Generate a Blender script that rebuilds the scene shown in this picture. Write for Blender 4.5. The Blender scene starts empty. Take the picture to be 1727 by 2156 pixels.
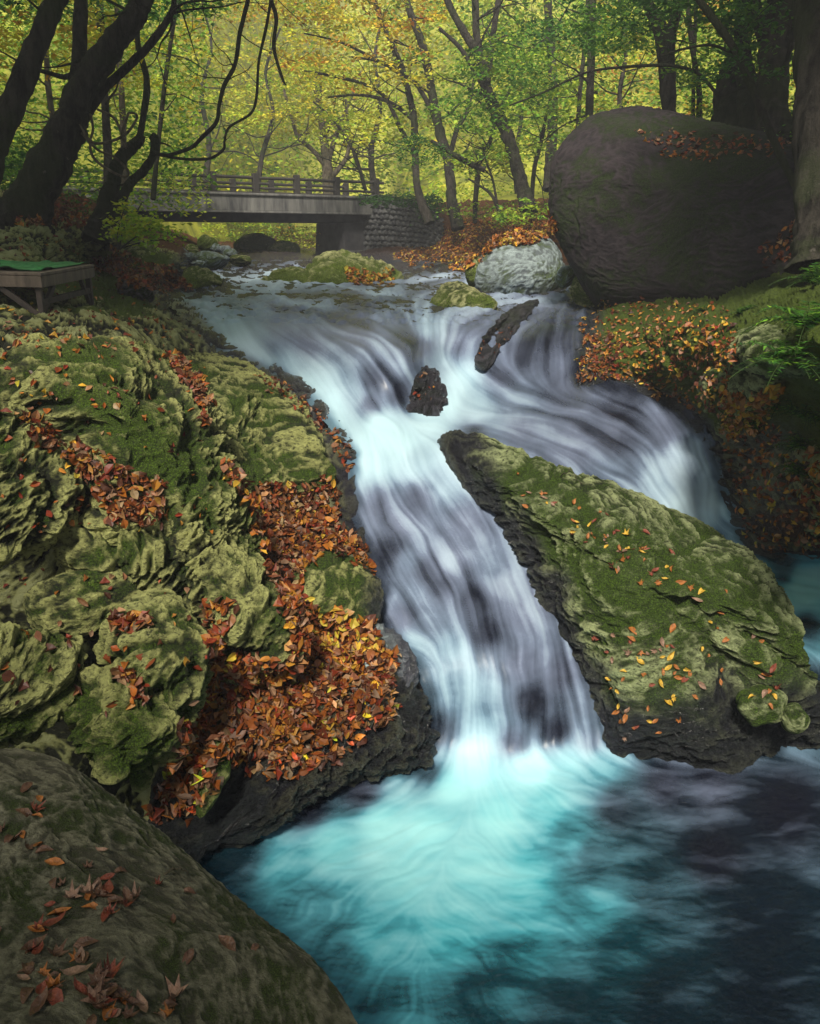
import bpy, math, random
import numpy as np
from mathutils import Vector, Matrix, noise as mnoise

# ------------------------------------------------------------ camera, world, sun
sc = bpy.context.scene
F_PX, CX, CY = 1692.0, 863.5, 1078.0        # photograph measured on a 1727 x 2156 grid
PITCH = math.radians(18.9)
EYE = 3.0
SP, CP = math.sin(PITCH), math.cos(PITCH)
cam_d = bpy.data.cameras.new("camera")
cam = bpy.data.objects.new("camera", cam_d)
sc.collection.objects.link(cam)
cam.location = (0, 0, EYE)
cam.rotation_euler = (math.pi / 2 - PITCH, 0, 0)
cam_d.sensor_fit = 'VERTICAL'
cam_d.angle_y = 2 * math.atan(CY / F_PX)
cam_d.clip_end = 600
cam_d.clip_start = 0.05
sc.camera = cam

SUN_EL, SUN_AZ = math.radians(50), math.radians(189)   # azimuth from +Y (upstream), negative = left
world = bpy.data.worlds.new("World"); sc.world = world; world.use_nodes = True
wn = world.node_tree
sky = wn.nodes.new('ShaderNodeTexSky'); sky.sky_type = 'NISHITA'; sky.sun_disc = False
sky.sun_elevation = SUN_EL; sky.sun_rotation = SUN_AZ
sky.air_density = 1.0; sky.dust_density = 2.0; sky.ozone_density = 1.5
hsv = wn.nodes.new('ShaderNodeHueSaturation'); hsv.inputs['Saturation'].default_value = .55      # thin cloud: a whiter sky
wn.links.new(sky.outputs[0], hsv.inputs['Color']); wn.links.new(hsv.outputs[0], wn.nodes['Background'].inputs[0])
wn.nodes['Background'].inputs[1].default_value = 0.066
sd = bpy.data.lights.new("sun", 'SUN'); sd.energy = 5.0; sd.angle = math.radians(10); sd.color = (1.0, 0.93, 0.80)
sun = bpy.data.objects.new("sun", sd); sc.collection.objects.link(sun)
dirv = Vector((math.sin(SUN_AZ) * math.cos(SUN_EL), math.cos(SUN_AZ) * math.cos(SUN_EL), math.sin(SUN_EL)))
sun.rotation_euler = dirv.to_track_quat('Z', 'Y').to_euler()
sun.location = (0, 0, 40)
sc.view_settings.view_transform = 'Standard'; sc.view_settings.look = 'None'
sc.view_settings.exposure = 0.55; sc.view_settings.gamma = 1.0
sc.cycles.use_denoising = True
sc.cycles.max_bounces = 8; sc.cycles.transparent_max_bounces = 12
sc.cycles.volume_bounces = 0
sc.cycles.caustics_reflective = False; sc.cycles.caustics_refractive = False

rng = np.random.default_rng(7)
random.seed(7)

# ------------------------------------------------------------ projection helpers
def zdir(py): return -SP - (py - CY) / F_PX * CP * 1.0
def D_of_z(py, z):                      # camera-axis depth of the ray through row py meeting height z below the eye
    return z / (-SP - (py - CY) / F_PX * CP)
def unproj(px, py, D):
    px, py, D = np.asarray(px, float), np.asarray(py, float), np.asarray(D, float)
    a = (px - CX) / F_PX; b = -(py - CY) / F_PX
    return np.stack([a * D, (CP + b * SP) * D, EYE + (-SP + b * CP) * D], -1)
def proj(P):
    P = np.asarray(P, float); x, y, z = P[..., 0], P[..., 1], P[..., 2] - EYE
    D = y * CP - z * SP; u = y * SP + z * CP
    return CX + F_PX * x / D, CY - F_PX * u / D, D

# ------------------------------------------------------------ noise
_perm = rng.permutation(256).astype(np.int32); _perm = np.concatenate([_perm, _perm, _perm])
_g = rng.normal(size=(256, 3)); _g /= np.linalg.norm(_g, axis=1)[:, None]; _g = _g.astype(np.float32)
def perlin(P):
    P = np.asarray(P, np.float32); i = np.floor(P).astype(np.int32); f = P - i; i &= 255
    u = f * f * f * (f * (f * 6 - 15) + 10)
    out = 0
    for dx in (0, 1):
        wx = u[..., 0] if dx else 1 - u[..., 0]
        for dy in (0, 1):
            wy = u[..., 1] if dy else 1 - u[..., 1]
            for dz in (0, 1):
                wz = u[..., 2] if dz else 1 - u[..., 2]
                h = _perm[_perm[_perm[(i[..., 0] + dx) & 255] + ((i[..., 1] + dy) & 255)] + ((i[..., 2] + dz) & 255)]
                g = _g[h]
                out = out + wx * wy * wz * (g[..., 0] * (f[..., 0] - dx) + g[..., 1] * (f[..., 1] - dy) + g[..., 2] * (f[..., 2] - dz))
    return out * 1.6
def fbm(P, oct=4, gain=.5, lac=2.03):
    s, a = 0, 1.0; P = np.asarray(P, np.float32)
    for k in range(oct):
        s = s + a * perlin(P + 17.3 * k); P = P * lac; a *= gain
    return s
def ridged(P, oct=4, gain=.55):
    s, a, t = 0, 1.0, 0; P = np.asarray(P, np.float32)
    for k in range(oct):
        s = s + a * (1 - np.abs(perlin(P + 31.7 * k)) * 2); t += a; P = P * 2.07; a *= gain
    return s / t
def sstep(a, b, x):
    t = np.clip((x - a) / (b - a), 0, 1); return t * t * (3 - 2 * t)

STRATA = Matrix.Rotation(math.radians(20), 3, 'Y') @ Matrix.Rotation(math.radians(-14), 3, 'X')
SR = np.array(STRATA, np.float32)
def rock_disp(P, amp, seed=0.0, layer=1.0, fine=1.0, fs=1.0):
    """relief of layered, pitted rock; returns (offset in metres, 0..1 height inside the relief)"""
    Q = P.astype(np.float32) @ SR.T * fs + seed
    warp = np.stack([perlin(Q * 1.3 + 5), perlin(Q * 1.3 + 50), perlin(Q * 1.3 + 90)], -1) * .22 + np.stack([perlin(Q * 5 + 5), perlin(Q * 5 + 50), perlin(Q * 5 + 90)], -1) * .035
    Qw = Q + warp
    big = fbm(Qw * np.array([.9, .9, 1.6]), 3)
    def ledge(f, ph):
        t = Qw[:, 2] * f + fbm(Qw * np.array([1.6, 1.6, .4]) + ph, 2) * 1.6; t = t - np.floor(t)
        return np.where(t < .78, t / .78, (1 - t) / .22)                    # slow rise, sharp undercut
    m1 = sstep(-.25, .35, perlin(Qw * 1.7 + 3)); m2 = sstep(-.2, .3, perlin(Qw * 2.9 + 71))
    lay = (ledge(5.5, 3.) - .5) * m1 + .6 * (ledge(13., 9.) - .5) * m2
    pit = ridged(Qw * np.array([6., 6., 15.]) + 9, 3); pit2 = 1 - np.abs(perlin(Qw * np.array([14., 14., 34.]) + 4)) * 2.4
    chunk = np.abs(perlin(Qw * np.array([3.0, 3.0, 5.0]) + 14))
    blk = np.abs(perlin(Qw * np.array([1.5, 1.7, 2.6]) + 33)) ; blk = sstep(0, .16, blk)
    crk = np.abs(perlin(Qw * np.array([1.0, 1.3, 1.7]) + 40) + .12 * perlin(Qw * 9)); cm = sstep(.0, .3, perlin(Qw * .8 + 60))
    crack = -np.exp(-(crk / .03) ** 2) * cm
    fin = fbm(Qw * 34, 2)
    vary = .62 + .62 * sstep(-.35, .35, perlin(Qw * .85 + 21)); fine = fine * vary
    h = .6 * big + layer * .62 * lay + .66 * vary * (pit - .5) + fine * .26 * (pit2 - .5) + .9 * (chunk - .25) * layer + .75 * (blk - .7) * layer + fine * .07 * fin
    rel = np.clip(.46 + layer * .55 * lay + (.45 + .45 * vary) * (pit - .55) + .22 * (pit2 - .4) * fine + .5 * (chunk - .22) * layer + .45 * (blk - .8) * layer + .22 * fin * fine + .5 * crack, 0, 1)
    return amp * (h + .6 * crack), rel

# ------------------------------------------------------------ mesh helpers
COL = sc.collection
def grid_faces(n, m, wrap=False, keep=None):
    idx = np.arange(n * m).reshape(n, m)
    if wrap:
        idx = np.concatenate([idx, idx[:, :1]], 1)
    a, b, c, d = idx[:-1, :-1], idx[:-1, 1:], idx[1:, 1:], idx[1:, :-1]
    f = np.stack([a, b, c, d], -1)
    if keep is not None: f = f[keep]
    return f.reshape(-1, 4)
def mesh_np(name, V, Fq, mat=None, attrs=None, smooth=True, parent=None, tri=False):
    me = bpy.data.meshes.new(name)
    V = np.ascontiguousarray(V, np.float32).reshape(-1, 3); Fq = np.asarray(Fq, np.int32); k = Fq.shape[1]
    used = np.zeros(len(V), bool); used[Fq.ravel()] = True
    if not used.all():
        remap = np.cumsum(used) - 1; V = V[used]; Fq = remap[Fq].astype(np.int32)
    me.vertices.add(len(V)); me.vertices.foreach_set('co', V.ravel())
    me.loops.add(Fq.size); me.loops.foreach_set('vertex_index', Fq.ravel())
    me.polygons.add(len(Fq)); me.polygons.foreach_set('loop_start', np.arange(0, Fq.size, k, dtype=np.int32))
    me.polygons.foreach_set('loop_total', np.full(len(Fq), k, np.int32))
    me.polygons.foreach_set('use_smooth', np.full(len(Fq), smooth))
    for an, av in (attrs or {}).items():
        av = np.asarray(av, np.float32)
        if av.ndim == 1 or av.shape[-1] == 1:
            at = me.attributes.new(an, 'FLOAT', 'POINT'); av = av.ravel()
            at.data.foreach_set('value', av if used.all() else av[used])
        else:
            if av.shape[-1] == 3: av = np.concatenate([av, np.ones((*av.shape[:-1], 1), np.float32)], -1)
            av = av.reshape(-1, 4)
            at = me.attributes.new(an, 'FLOAT_COLOR', 'POINT')
            at.data.foreach_set('color', (av if used.all() else av[used]).ravel())
    me.update(); me.validate()
    o = bpy.data.objects.new(name, me); COL.objects.link(o)
    if mat: me.materials.append(mat)
    if parent: o.parent = parent
    return o
def tag(o, label=None, cat=None, group=None, kind=None):
    if label: o['label'] = label
    if cat: o['category'] = cat
    if group: o['group'] = group
    if kind: o['kind'] = kind
    return o
def empty(name, loc):
    o = bpy.data.objects.new(name, None); COL.objects.link(o); o.location = loc; o.empty_display_size = .2
    return o
def adopt(o, root):                       # parent a mesh built in world coordinates to an Empty
    o.parent = root; o.matrix_parent_inverse = Matrix.Translation(root.location).inverted(); return o

# ------------------------------------------------------------ materials
def newmat(name):
    m = bpy.data.materials.new(name); m.use_nodes = True
    nt = m.node_tree; return m, nt, nt.nodes['Principled BSDF'], nt.nodes['Material Output']
def N(nt, t, **kw):
    n = nt.nodes.new(t)
    for k, v in kw.items(): setattr(n, k, v)
    return n
def noise_n(nt, scale, detail=4, rough=.55, vec=None, mscale=None, rot=None, dist=0.):
    if vec is None: vec = N(nt, 'ShaderNodeTexCoord').outputs['Object']
    if mscale is not None or rot is not None:
        mp = N(nt, 'ShaderNodeMapping')
        if mscale is not None: mp.inputs['Scale'].default_value = mscale
        if rot is not None: mp.inputs['Rotation'].default_value = rot
        nt.links.new(vec, mp.inputs[0]); vec = mp.outputs[0]
    n = N(nt, 'ShaderNodeTexNoise'); n.inputs['Scale'].default_value = scale
    n.inputs['Detail'].default_value = detail; n.inputs['Roughness'].default_value = rough
    n.inputs['Distortion'].default_value = dist
    nt.links.new(vec, n.inputs['Vector']); return n.outputs['Fac']
def ramp(nt, fac, stops):
    r = N(nt, 'ShaderNodeValToRGB'); e = r.color_ramp.elements
    while len(e) < len(stops): e.new(.5)
    for i, (p, c) in enumerate(stops):
        e[i].position = p; e[i].color = (*c, 1) if isinstance(c, (tuple, list)) else (c, c, c, 1)
    nt.links.new(fac, r.inputs[0]); return r.outputs[0]
def mixc(nt, fac, a, b, mode='MIX'):
    m = N(nt, 'ShaderNodeMix', data_type='RGBA', blend_type=mode)
    for s, v in ((0, fac), (6, a), (7, b)):
        if hasattr(v, 'links'): nt.links.new(v, m.inputs[s])
        else: m.inputs[s].default_value = v if s == 0 else (*v, 1)
    return m.outputs[2]
def math_n(nt, op, a, b=None, clamp=False):
    m = N(nt, 'ShaderNodeMath', operation=op); m.use_clamp = clamp
    for s, v in ((0, a), (1, b)):
        if v is None: continue
        if hasattr(v, 'links'): nt.links.new(v, m.inputs[s])
        else: m.inputs[s].default_value = v
    return m.outputs[0]
def attr_n(nt, name, out='Fac'):
    a = N(nt, 'ShaderNodeAttribute'); a.attribute_name = name; return a.outputs[out]
def bump(nt, b, h, strength=.5, dist=.02, prev=None):
    n = N(nt, 'ShaderNodeBump'); n.inputs['Strength'].default_value = strength; n.inputs['Distance'].default_value = dist
    nt.links.new(h, n.inputs['Height'])
    if prev: nt.links.new(prev, n.inputs['Normal'])
    if b: nt.links.new(n.outputs[0], b.inputs['Normal'])
    return n.outputs[0]

def rock_mat(name, light, mid, dark, moss, moss_amt=.5, scale=1.0, bumpd=.03, lichen=.5, an=1.9):
    m, nt, b, out = newmat(name)
    rel = attr_n(nt, 'rel'); wet = attr_n(nt, 'wet')
    n1 = noise_n(nt, 2.2 * scale, 6, .65); n2 = noise_n(nt, 18 * scale, 8, .74, mscale=(1, 1, an), rot=(.25, -.35, 0))
    n3 = noise_n(nt, 70 * scale, 4, .7); n4 = noise_n(nt, .9 * scale, 3, .5)
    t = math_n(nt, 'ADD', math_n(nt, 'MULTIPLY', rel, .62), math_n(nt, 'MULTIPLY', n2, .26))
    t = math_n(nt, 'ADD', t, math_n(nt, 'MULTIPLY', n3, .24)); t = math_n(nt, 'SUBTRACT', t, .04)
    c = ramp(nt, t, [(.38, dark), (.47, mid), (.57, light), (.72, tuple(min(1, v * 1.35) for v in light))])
    pt = noise_n(nt, 42 * scale, 6, .75, mscale=(1, 1, an * .9), rot=(.25, -.35, 0))
    c = mixc(nt, ramp(nt, pt, [(.38, .85), (.47, 0.)]), c, tuple(v * 1.2 for v in dark))
    # moss patches: a crust of its own with a frayed edge
    mk = math_n(nt, 'ADD', math_n(nt, 'MULTIPLY', n1, .6), math_n(nt, 'MULTIPLY', n4, .4))
    mk = math_n(nt, 'SUBTRACT', mk, math_n(nt, 'MULTIPLY', rel, .16))
    mk = math_n(nt, 'ADD', mk, math_n(nt, 'MULTIPLY', n3, .22))
    mk = ramp(nt, math_n(nt, 'ADD', mk, moss_amt * .14 - .03), [(.50, 0.), (.62, .92)])
    n5 = noise_n(nt, 130 * scale, 3, .7)
    mossc = ramp(nt, n5, [(.35, tuple(v * .35 for v in moss)), (.5, moss), (.66, tuple(v * 2.6 for v in moss))])
    c = mixc(nt, mk, c, mossc)
    # pale lichen flecks
    lk = ramp(nt, noise_n(nt, 9 * scale, 5, .7), [(.64, 0.), (.70, lichen)])
    c = mixc(nt, lk, c, tuple(min(1, v * 1.5 + .03) for v in light))
    wetc = mixc(nt, n2, (.008, .008, .013), (.06, .058, .08))
    c = mixc(nt, math_n(nt, 'MULTIPLY', wet, .9), c, wetc)
    nt.links.new(c, b.inputs['Base Color'])
    r = math_n(nt, 'SUBTRACT', .92, math_n(nt, 'MULTIPLY', wet, .78))
    nt.links.new(r, b.inputs['Roughness'])
    nt.links.new(math_n(nt, 'ADD', .3, math_n(nt, 'MULTIPLY', wet, .35)), b.inputs['Specular IOR Level'])
    h = math_n(nt, 'ADD', n2, math_n(nt, 'MULTIPLY', n3, .45))
    h = math_n(nt, 'ADD', h, math_n(nt, 'MULTIPLY', mk, .25)); h = math_n(nt, 'ADD', h, math_n(nt, 'MULTIPLY', ramp(nt, pt, [(.36, 0.), (.5, 1.)]), .22))
    bump(nt, b, h, 1., bumpd * 3.2)
    return m
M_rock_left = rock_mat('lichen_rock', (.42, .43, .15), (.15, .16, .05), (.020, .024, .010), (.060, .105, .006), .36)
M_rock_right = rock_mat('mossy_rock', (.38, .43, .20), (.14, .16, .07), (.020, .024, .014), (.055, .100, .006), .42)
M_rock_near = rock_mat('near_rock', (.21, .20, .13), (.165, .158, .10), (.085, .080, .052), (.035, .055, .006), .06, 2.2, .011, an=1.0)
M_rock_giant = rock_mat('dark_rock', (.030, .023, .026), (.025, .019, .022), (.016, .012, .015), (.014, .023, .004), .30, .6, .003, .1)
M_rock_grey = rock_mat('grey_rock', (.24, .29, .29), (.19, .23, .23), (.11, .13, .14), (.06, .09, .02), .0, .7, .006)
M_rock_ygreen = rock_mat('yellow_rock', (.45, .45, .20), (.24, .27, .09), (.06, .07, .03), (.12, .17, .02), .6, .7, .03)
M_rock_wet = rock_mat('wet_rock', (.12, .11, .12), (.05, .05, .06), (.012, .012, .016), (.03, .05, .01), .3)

# ground: rock near the water, moss and leaf mould on the banks
def ground_mat():
    m, nt, b, out = newmat('bank_ground')
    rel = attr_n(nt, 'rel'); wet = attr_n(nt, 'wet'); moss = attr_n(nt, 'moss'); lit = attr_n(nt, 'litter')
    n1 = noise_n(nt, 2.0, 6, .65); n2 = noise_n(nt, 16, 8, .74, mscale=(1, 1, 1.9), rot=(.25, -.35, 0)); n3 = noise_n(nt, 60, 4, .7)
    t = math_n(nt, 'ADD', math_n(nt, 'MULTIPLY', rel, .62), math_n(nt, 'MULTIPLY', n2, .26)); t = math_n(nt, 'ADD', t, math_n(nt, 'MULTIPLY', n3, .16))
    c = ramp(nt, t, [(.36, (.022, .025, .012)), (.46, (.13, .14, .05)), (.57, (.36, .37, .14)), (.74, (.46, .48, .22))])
    mk = ramp(nt, math_n(nt, 'ADD', math_n(nt, 'ADD', moss, n1), math_n(nt, 'MULTIPLY', n2, .5)), [(.95, 0.), (1., 1.)])
    c = mixc(nt, mk, c, mixc(nt, n3, (.022, .036, .005), (.15, .22, .018)))
    lc = ramp(nt, n3, [(.3, (.03, .014, .006)), (.5, (.12, .045, .012)), (.65, (.25, .10, .02)), (.8, (.34, .2, .04))])
    lk = ramp(nt, math_n(nt, 'ADD', lit, math_n(nt, 'MULTIPLY', n1, .6)), [(.72, 0.), (.85, 1.)])
    c = mixc(nt, lk, c, lc)
    c = mixc(nt, math_n(nt, 'MULTIPLY', wet, .92), c, mixc(nt, n2, (.008, .008, .013), (.065, .062, .085)))
    nt.links.new(c, b.inputs['Base Color'])
    nt.links.new(math_n(nt, 'SUBTRACT', .92, math_n(nt, 'MULTIPLY', wet, .78)), b.inputs['Roughness'])
    nt.links.new(math_n(nt, 'ADD', .3, math_n(nt, 'MULTIPLY', wet, .35)), b.inputs['Specular IOR Level'])
    bump(nt, b, math_n(nt, 'ADD', n2, math_n(nt, 'MULTIPLY', n3, .5)), 1., .09)
    return m
M_ground = ground_mat()

def water_mat():
    m, nt, b, out = newmat('silky_water')
    foam = attr_n(nt, 'foam'); tq = attr_n(nt, 'turq'); st = attr_n(nt, 'steep')
    deep = mixc(nt, tq, (.011, .013, .024), (.008, .09, .12))
    midc = mixc(nt, tq, (.150, .180, .265), (.06, .42, .50))
    hi = mixc(nt, tq, (.46, .58, .67), (.34, .72, .75))
    c = mixc(nt, ramp(nt, foam, [(.08, 0.), (.45, 1.)]), deep, midc)
    c = mixc(nt, ramp(nt, foam, [(.40, 0.), (.92, 1.)]), c, hi)
    nt.links.new(c, b.inputs['Base Color'])
    nt.links.new(ramp(nt, foam, [(0., .12), (.6, .55)]), b.inputs['Roughness'])
    b.inputs['IOR'].default_value = 1.33
    b.inputs['Specular IOR Level'].default_value = .5
    tr = N(nt, 'ShaderNodeBsdfTransparent'); tr.inputs[0].default_value = (.75, .8, .85, 1)
    mx = N(nt, 'ShaderNodeMixShader')
    nt.links.new(ramp(nt, foam, [(0., .55), (.35, .9), (.6, 1.)]), mx.inputs[0])
    nt.links.new(tr.outputs[0], mx.inputs[1]); nt.links.new(b.outputs[0], mx.inputs[2])
    nt.links.new(mx.outputs[0], out.inputs[0])
    return m
M_water = water_mat()

def leaf_mat(name, rough=.6, trans=.35, gain=1.0):
    m, nt, b, out = newmat(name)
    col = attr_n(nt, 'col', 'Color')
    if gain != 1.0: col = mixc(nt, 1.0, col, (gain, gain, gain), 'MULTIPLY')
    b.inputs['Roughness'].default_value = rough; b.inputs['Specular IOR Level'].default_value = .3
    nt.links.new(col, b.inputs['Base Color'])
    tl = N(nt, 'ShaderNodeBsdfTranslucent'); nt.links.new(col, tl.inputs[0])
    mx = N(nt, 'ShaderNodeMixShader'); mx.inputs[0].default_value = trans
    nt.links.new(b.outputs[0], mx.inputs[1]); nt.links.new(tl.outputs[0], mx.inputs[2]); nt.links.new(mx.outputs[0], out.inputs[0])
    return m
M_litter = leaf_mat('fallen_leaf', .5, .12)
M_leaf = leaf_mat('tree_leaf', .6, .42)
def bark_mat(name, a, c, mosscol=(.03, .045, .01), moss=.5):
    m, nt, b, out = newmat(name)
    n1 = noise_n(nt, 14, 8, .7, mscale=(1, 1, .22)); n2 = noise_n(nt, 1.8, 4, .6); n3 = noise_n(nt, 40, 4, .7)
    col = ramp(nt, n1, [(.38, c), (.6, a)])
    col = mixc(nt, ramp(nt, math_n(nt, 'ADD', n2, math_n(nt, 'MULTIPLY', n3, .3)), [(.62, 0.), (.72, moss)]), col, mosscol)
    col = mixc(nt, ramp(nt, noise_n(nt, 7, 5, .7), [(.66, 0.), (.7, .6)]), col, tuple(min(1, v * 2.2 + .03) for v in a))
    nt.links.new(col, b.inputs['Base Color']); b.inputs['Roughness'].default_value = .9
    b.inputs['Specular IOR Level'].default_value = .2
    bump(nt, b, math_n(nt, 'ADD', n1, math_n(nt, 'MULTIPLY', n3, .3)), 1., .09)
    return m
M_bark = bark_mat('dark_bark', (.060, .052, .042), (.014, .012, .010))
M_bark2 = bark_mat('pale_bark', (.16, .13, .09), (.045, .035, .025), moss=.3)
def flat_noise_mat(name, c1, c2, scale=6, rough=.85, mscale=None, bd=.01):
    m, nt, b, out = newmat(name)
    n = noise_n(nt, scale, 7, .65, mscale=mscale)
    nt.links.new(ramp(nt, n, [(.35, c1), (.65, c2)]), b.inputs['Base Color']); b.inputs['Roughness'].default_value = rough
    bump(nt, b, n, .6, bd); return m
# ------------------------------------------------------------ the lie of the land: (column, row, height below the eye)
CTL = """
400 562 -.60;600 558 -.60;440 590 -.70;640 590 -.72;500 600 -.75;700 604 -.75;900 595 -.73;1000 575 -.68;860 572 -.66;1150 600 -.75;1240 612 -.76
350 615 -.76;500 640 -.80;650 640 -.80;800 640 -.80;900 640 -.80;1000 640 -.82;1200 635 -.80
430 672 -.90;480 720 -1.0;560 700 -.95;700 700 -.95;850 690 -.92;600 790 -1.25;540 760 -1.1;640 800 -1.28;700 880 -1.48;760 880 -1.48;780 740 -1.02;820 800 -1.22;860 860 -1.45;870 760 -1.1
905 660 -.84;905 710 -.98;930 760 -1.2;960 810 -1.38;930 860 -1.45;1050 680 -.92;1050 760 -1.2;1020 790 -1.33;1200 700 -1.0;1200 790 -1.36
800 900 -1.49;720 920 -1.49;900 880 -1.49;1000 850 -1.47;1200 830 -1.47;1400 860 -1.5;1050 900 -1.52;1200 930 -1.6;1300 980 -1.7;1450 900 -1.6;1490 1000 -1.85;1400 1050 -1.95;1500 1080 -2.1;1500 1130 -2.28;1450 1130 -2.25;1550 1160 -2.3;1620 1200 -2.33;1727 1200 -2.33;1700 1260 -2.36;1650 1300 -2.38;1727 1400 -2.45;1727 1550 -2.7;1900 1300 -2.4;1900 1500 -2.65
760 960 -1.55;850 960 -1.54;930 930 -1.5;760 1050 -1.7;900 1050 -1.72;980 1080 -1.8;800 1150 -1.92;920 1150 -1.92;1040 1180 -2.0;830 1250 -2.1;960 1250 -2.08;1090 1260 -2.12;860 1330 -2.25;980 1350 -2.22;1120 1350 -2.25;900 1380 -2.3;1180 1420 -2.42;950 1420 -2.36;1080 1420 -2.36;960 1500 -2.58;1220 1500 -2.6;950 1600 -2.8;1100 1500 -2.56;1100 1600 -2.8;1250 1600 -2.8
1300 1200 -2.15;1300 1400 -2.45;1500 1300 -2.4;1450 1500 -2.65;1600 1450 -2.6;1450 1620 -2.8;1650 1620 -2.8
400 1850 -2.8;600 1750 -2.8;900 1700 -2.8;1200 1700 -2.8;1600 1720 -2.8;1900 1720 -2.8;400 1950 -2.8;700 1950 -2.8;1100 1950 -2.8;1500 1950 -2.8;1900 1950 -2.8;100 2156 -2.8;600 2156 -2.8;1000 2156 -2.8;1500 2156 -2.8;1900 2156 -2.8;300 2450 -2.8;900 2450 -2.8;1500 2450 -2.8;2200 2450 -2.8;-300 2450 -2.8;2200 1700 -2.8;-300 1950 -2.8
320 600 -.62;200 560 -.35;100 560 -.25;0 560 -.22;-200 560 -.2;250 620 -.55;90 660 -.5;0 660 -.48;-200 660 -.46;200 660 -.55;330 660 -.68;385 700 -.86;290 600 -.55
0 740 -.6;-200 740 -.55;200 740 -.72;350 760 -.95;450 750 -1.05;0 900 -1.1;-200 900 -1.0;300 900 -1.15;500 850 -1.2;600 880 -1.35;680 960 -1.55;700 1050 -1.72;0 1100 -1.5;-250 1100 -1.4;300 1100 -1.6;500 1050 -1.6;600 1100 -1.8;720 1150 -1.93;600 1200 -1.95;700 1250 -2.05;780 1290 -2.15;650 1350 -2.15;500 1400 -2.25;800 1400 -2.35;850 1450 -2.45;700 1500 -2.4;860 1560 -2.7;550 1550 -2.5;700 1620 -2.72;450 1650 -2.65;300 1300 -2.1;0 1300 -2.0;-250 1300 -1.9;300 1500 -2.45;0 1500 -2.4;-250 1500 -2.3;300 1700 -2.78;0 1700 -2.78
1245 660 -.85;1300 645 -.75;1500 650 -.6;1235 790 -1.3;1300 740 -1.05;1450 740 -.9;1550 720 -.72;1400 825 -1.38;1520 870 -1.35;1560 800 -1.0;1600 700 -.6;1700 700 -.45;1950 700 -.3;1600 880 -1.3;1530 930 -1.6;1530 1030 -1.95;1600 1000 -1.7;1727 950 -1.3;1560 1110 -2.15;1650 1100 -1.95;1727 1100 -1.8;1650 1165 -2.28;1740 1180 -2.3;1950 1000 -1.2;1950 1140 -1.9;1800 850 -.9
1250 600 -.7;1500 600 -.55;1700 600 -.35;1950 600 -.2;1100 540 -.45;1170 560 -.55;900 540 -.5;850 555 -.6;380 560 -.45
"""
CTD = """-100 480 9;45 455 8.5;130 480 9;230 500 9.5;330 530 14;1000 500 20;1150 480 17;930 460 24;1250 450 18;900 430 26;1100 430 24;1300 520 14;1500 500 11;1800 480 8.5;2100 450 7.5
-100 420 11;0 430 10.5;150 440 12;250 470 13;300 500 16;500 535 25;690 540 27;450 520 28;600 520 30;450 500 38;600 500 40;0 380 14;-200 380 12;200 400 20;500 480 55;650 480 55;350 460 45;1300 420 20;1600 420 14;2100 400 10"""
pts = []
for row in CTL.replace('\n', ';').split(';'):
    if row.strip():
        x, y, z = map(float, row.split()); pts.append((x, y, 1 / D_of_z(y, z)))
for row in CTD.replace('\n', ';').split(';'):
    if row.strip():
        x, y, d = map(float, row.split()); pts.append((x, y, 1 / d))
pts = np.array(pts); K = 1000.
def _phi(r2): return np.where(r2 > 1e-12, r2 * np.log(np.maximum(r2, 1e-12)), 0)
_X = pts[:, :2] / K
_A = _phi(((_X[:, None] - _X[None]) ** 2).sum(-1)) + np.eye(len(_X)) * 2e-5
_Pm = np.c_[np.ones(len(_X)), _X]
_S = np.block([[_A, _Pm], [_Pm.T, np.zeros((3, 3))]])
_w = np.linalg.solve(_S, np.r_[pts[:, 2], 0, 0, 0])
def landD(px, py):
    sh = np.shape(px); px = np.ravel(px).astype(float) / K; py = np.ravel(py).astype(float) / K; out = np.empty(len(px))
    for s in range(0, len(px), 40000):
        q = np.c_[px[s:s + 40000], py[s:s + 40000]]
        r2 = ((q[:, None] - _X[None]) ** 2).sum(-1)
        out[s:s + 40000] = _phi(r2) @ _w[:-3] + _w[-3] + q @ _w[-2:]
    return (1 / np.clip(out, .012, 2)).reshape(sh)

STREAM = [(392,562),(520,554),(650,551),(850,562),(990,568),(1180,585),(1250,625),(1240,650),(1232,700),(1222,760),(1218,800),(1290,815),(1370,835),(1430,862),(1475,905),(1500,960),(1515,1030),(1545,1080),(1560,1120),(1580,1160),(1640,1180),(1800,1182),(2300,1150),(2500,2700),(-600,2700),(-600,1800),(250,1790),(420,1790),(560,1725),(660,1668),(760,1640),(880,1620),(910,1560),(905,1450),(880,1395),(850,1360),(815,1330),(800,1290),(812,1240),(795,1180),(772,1140),(752,1080),(742,1030),(745,960),(715,910),(650,830),(590,790),(520,760),(470,735),(430,690),(400,655),(350,625),(335,612),(475,606),(440,590),(400,575)]
def sdf(px, py, poly):
    P = np.array(poly, float); sh = np.shape(px); x = np.ravel(px); y = np.ravel(py)
    best = np.full(len(x), 1e9); ins = np.zeros(len(x), bool)
    for i in range(len(P)):
        x0, y0 = P[i - 1]; x1, y1 = P[i]; ex, ey = x1 - x0, y1 - y0
        t = np.clip(((x - x0) * ex + (y - y0) * ey) / (ex * ex + ey * ey), 0, 1)
        best = np.minimum(best, (x - x0 - t * ex) ** 2 + (y - y0 - t * ey) ** 2)
        c = ((y0 > y) != (y1 > y)) & (x < ex * (y - y0) / (ey + 1e-12) + x0); ins ^= c
    return (np.sqrt(best) * np.where(ins, 1, -1)).reshape(sh)

QUICK = False
STEP = 2.6
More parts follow.
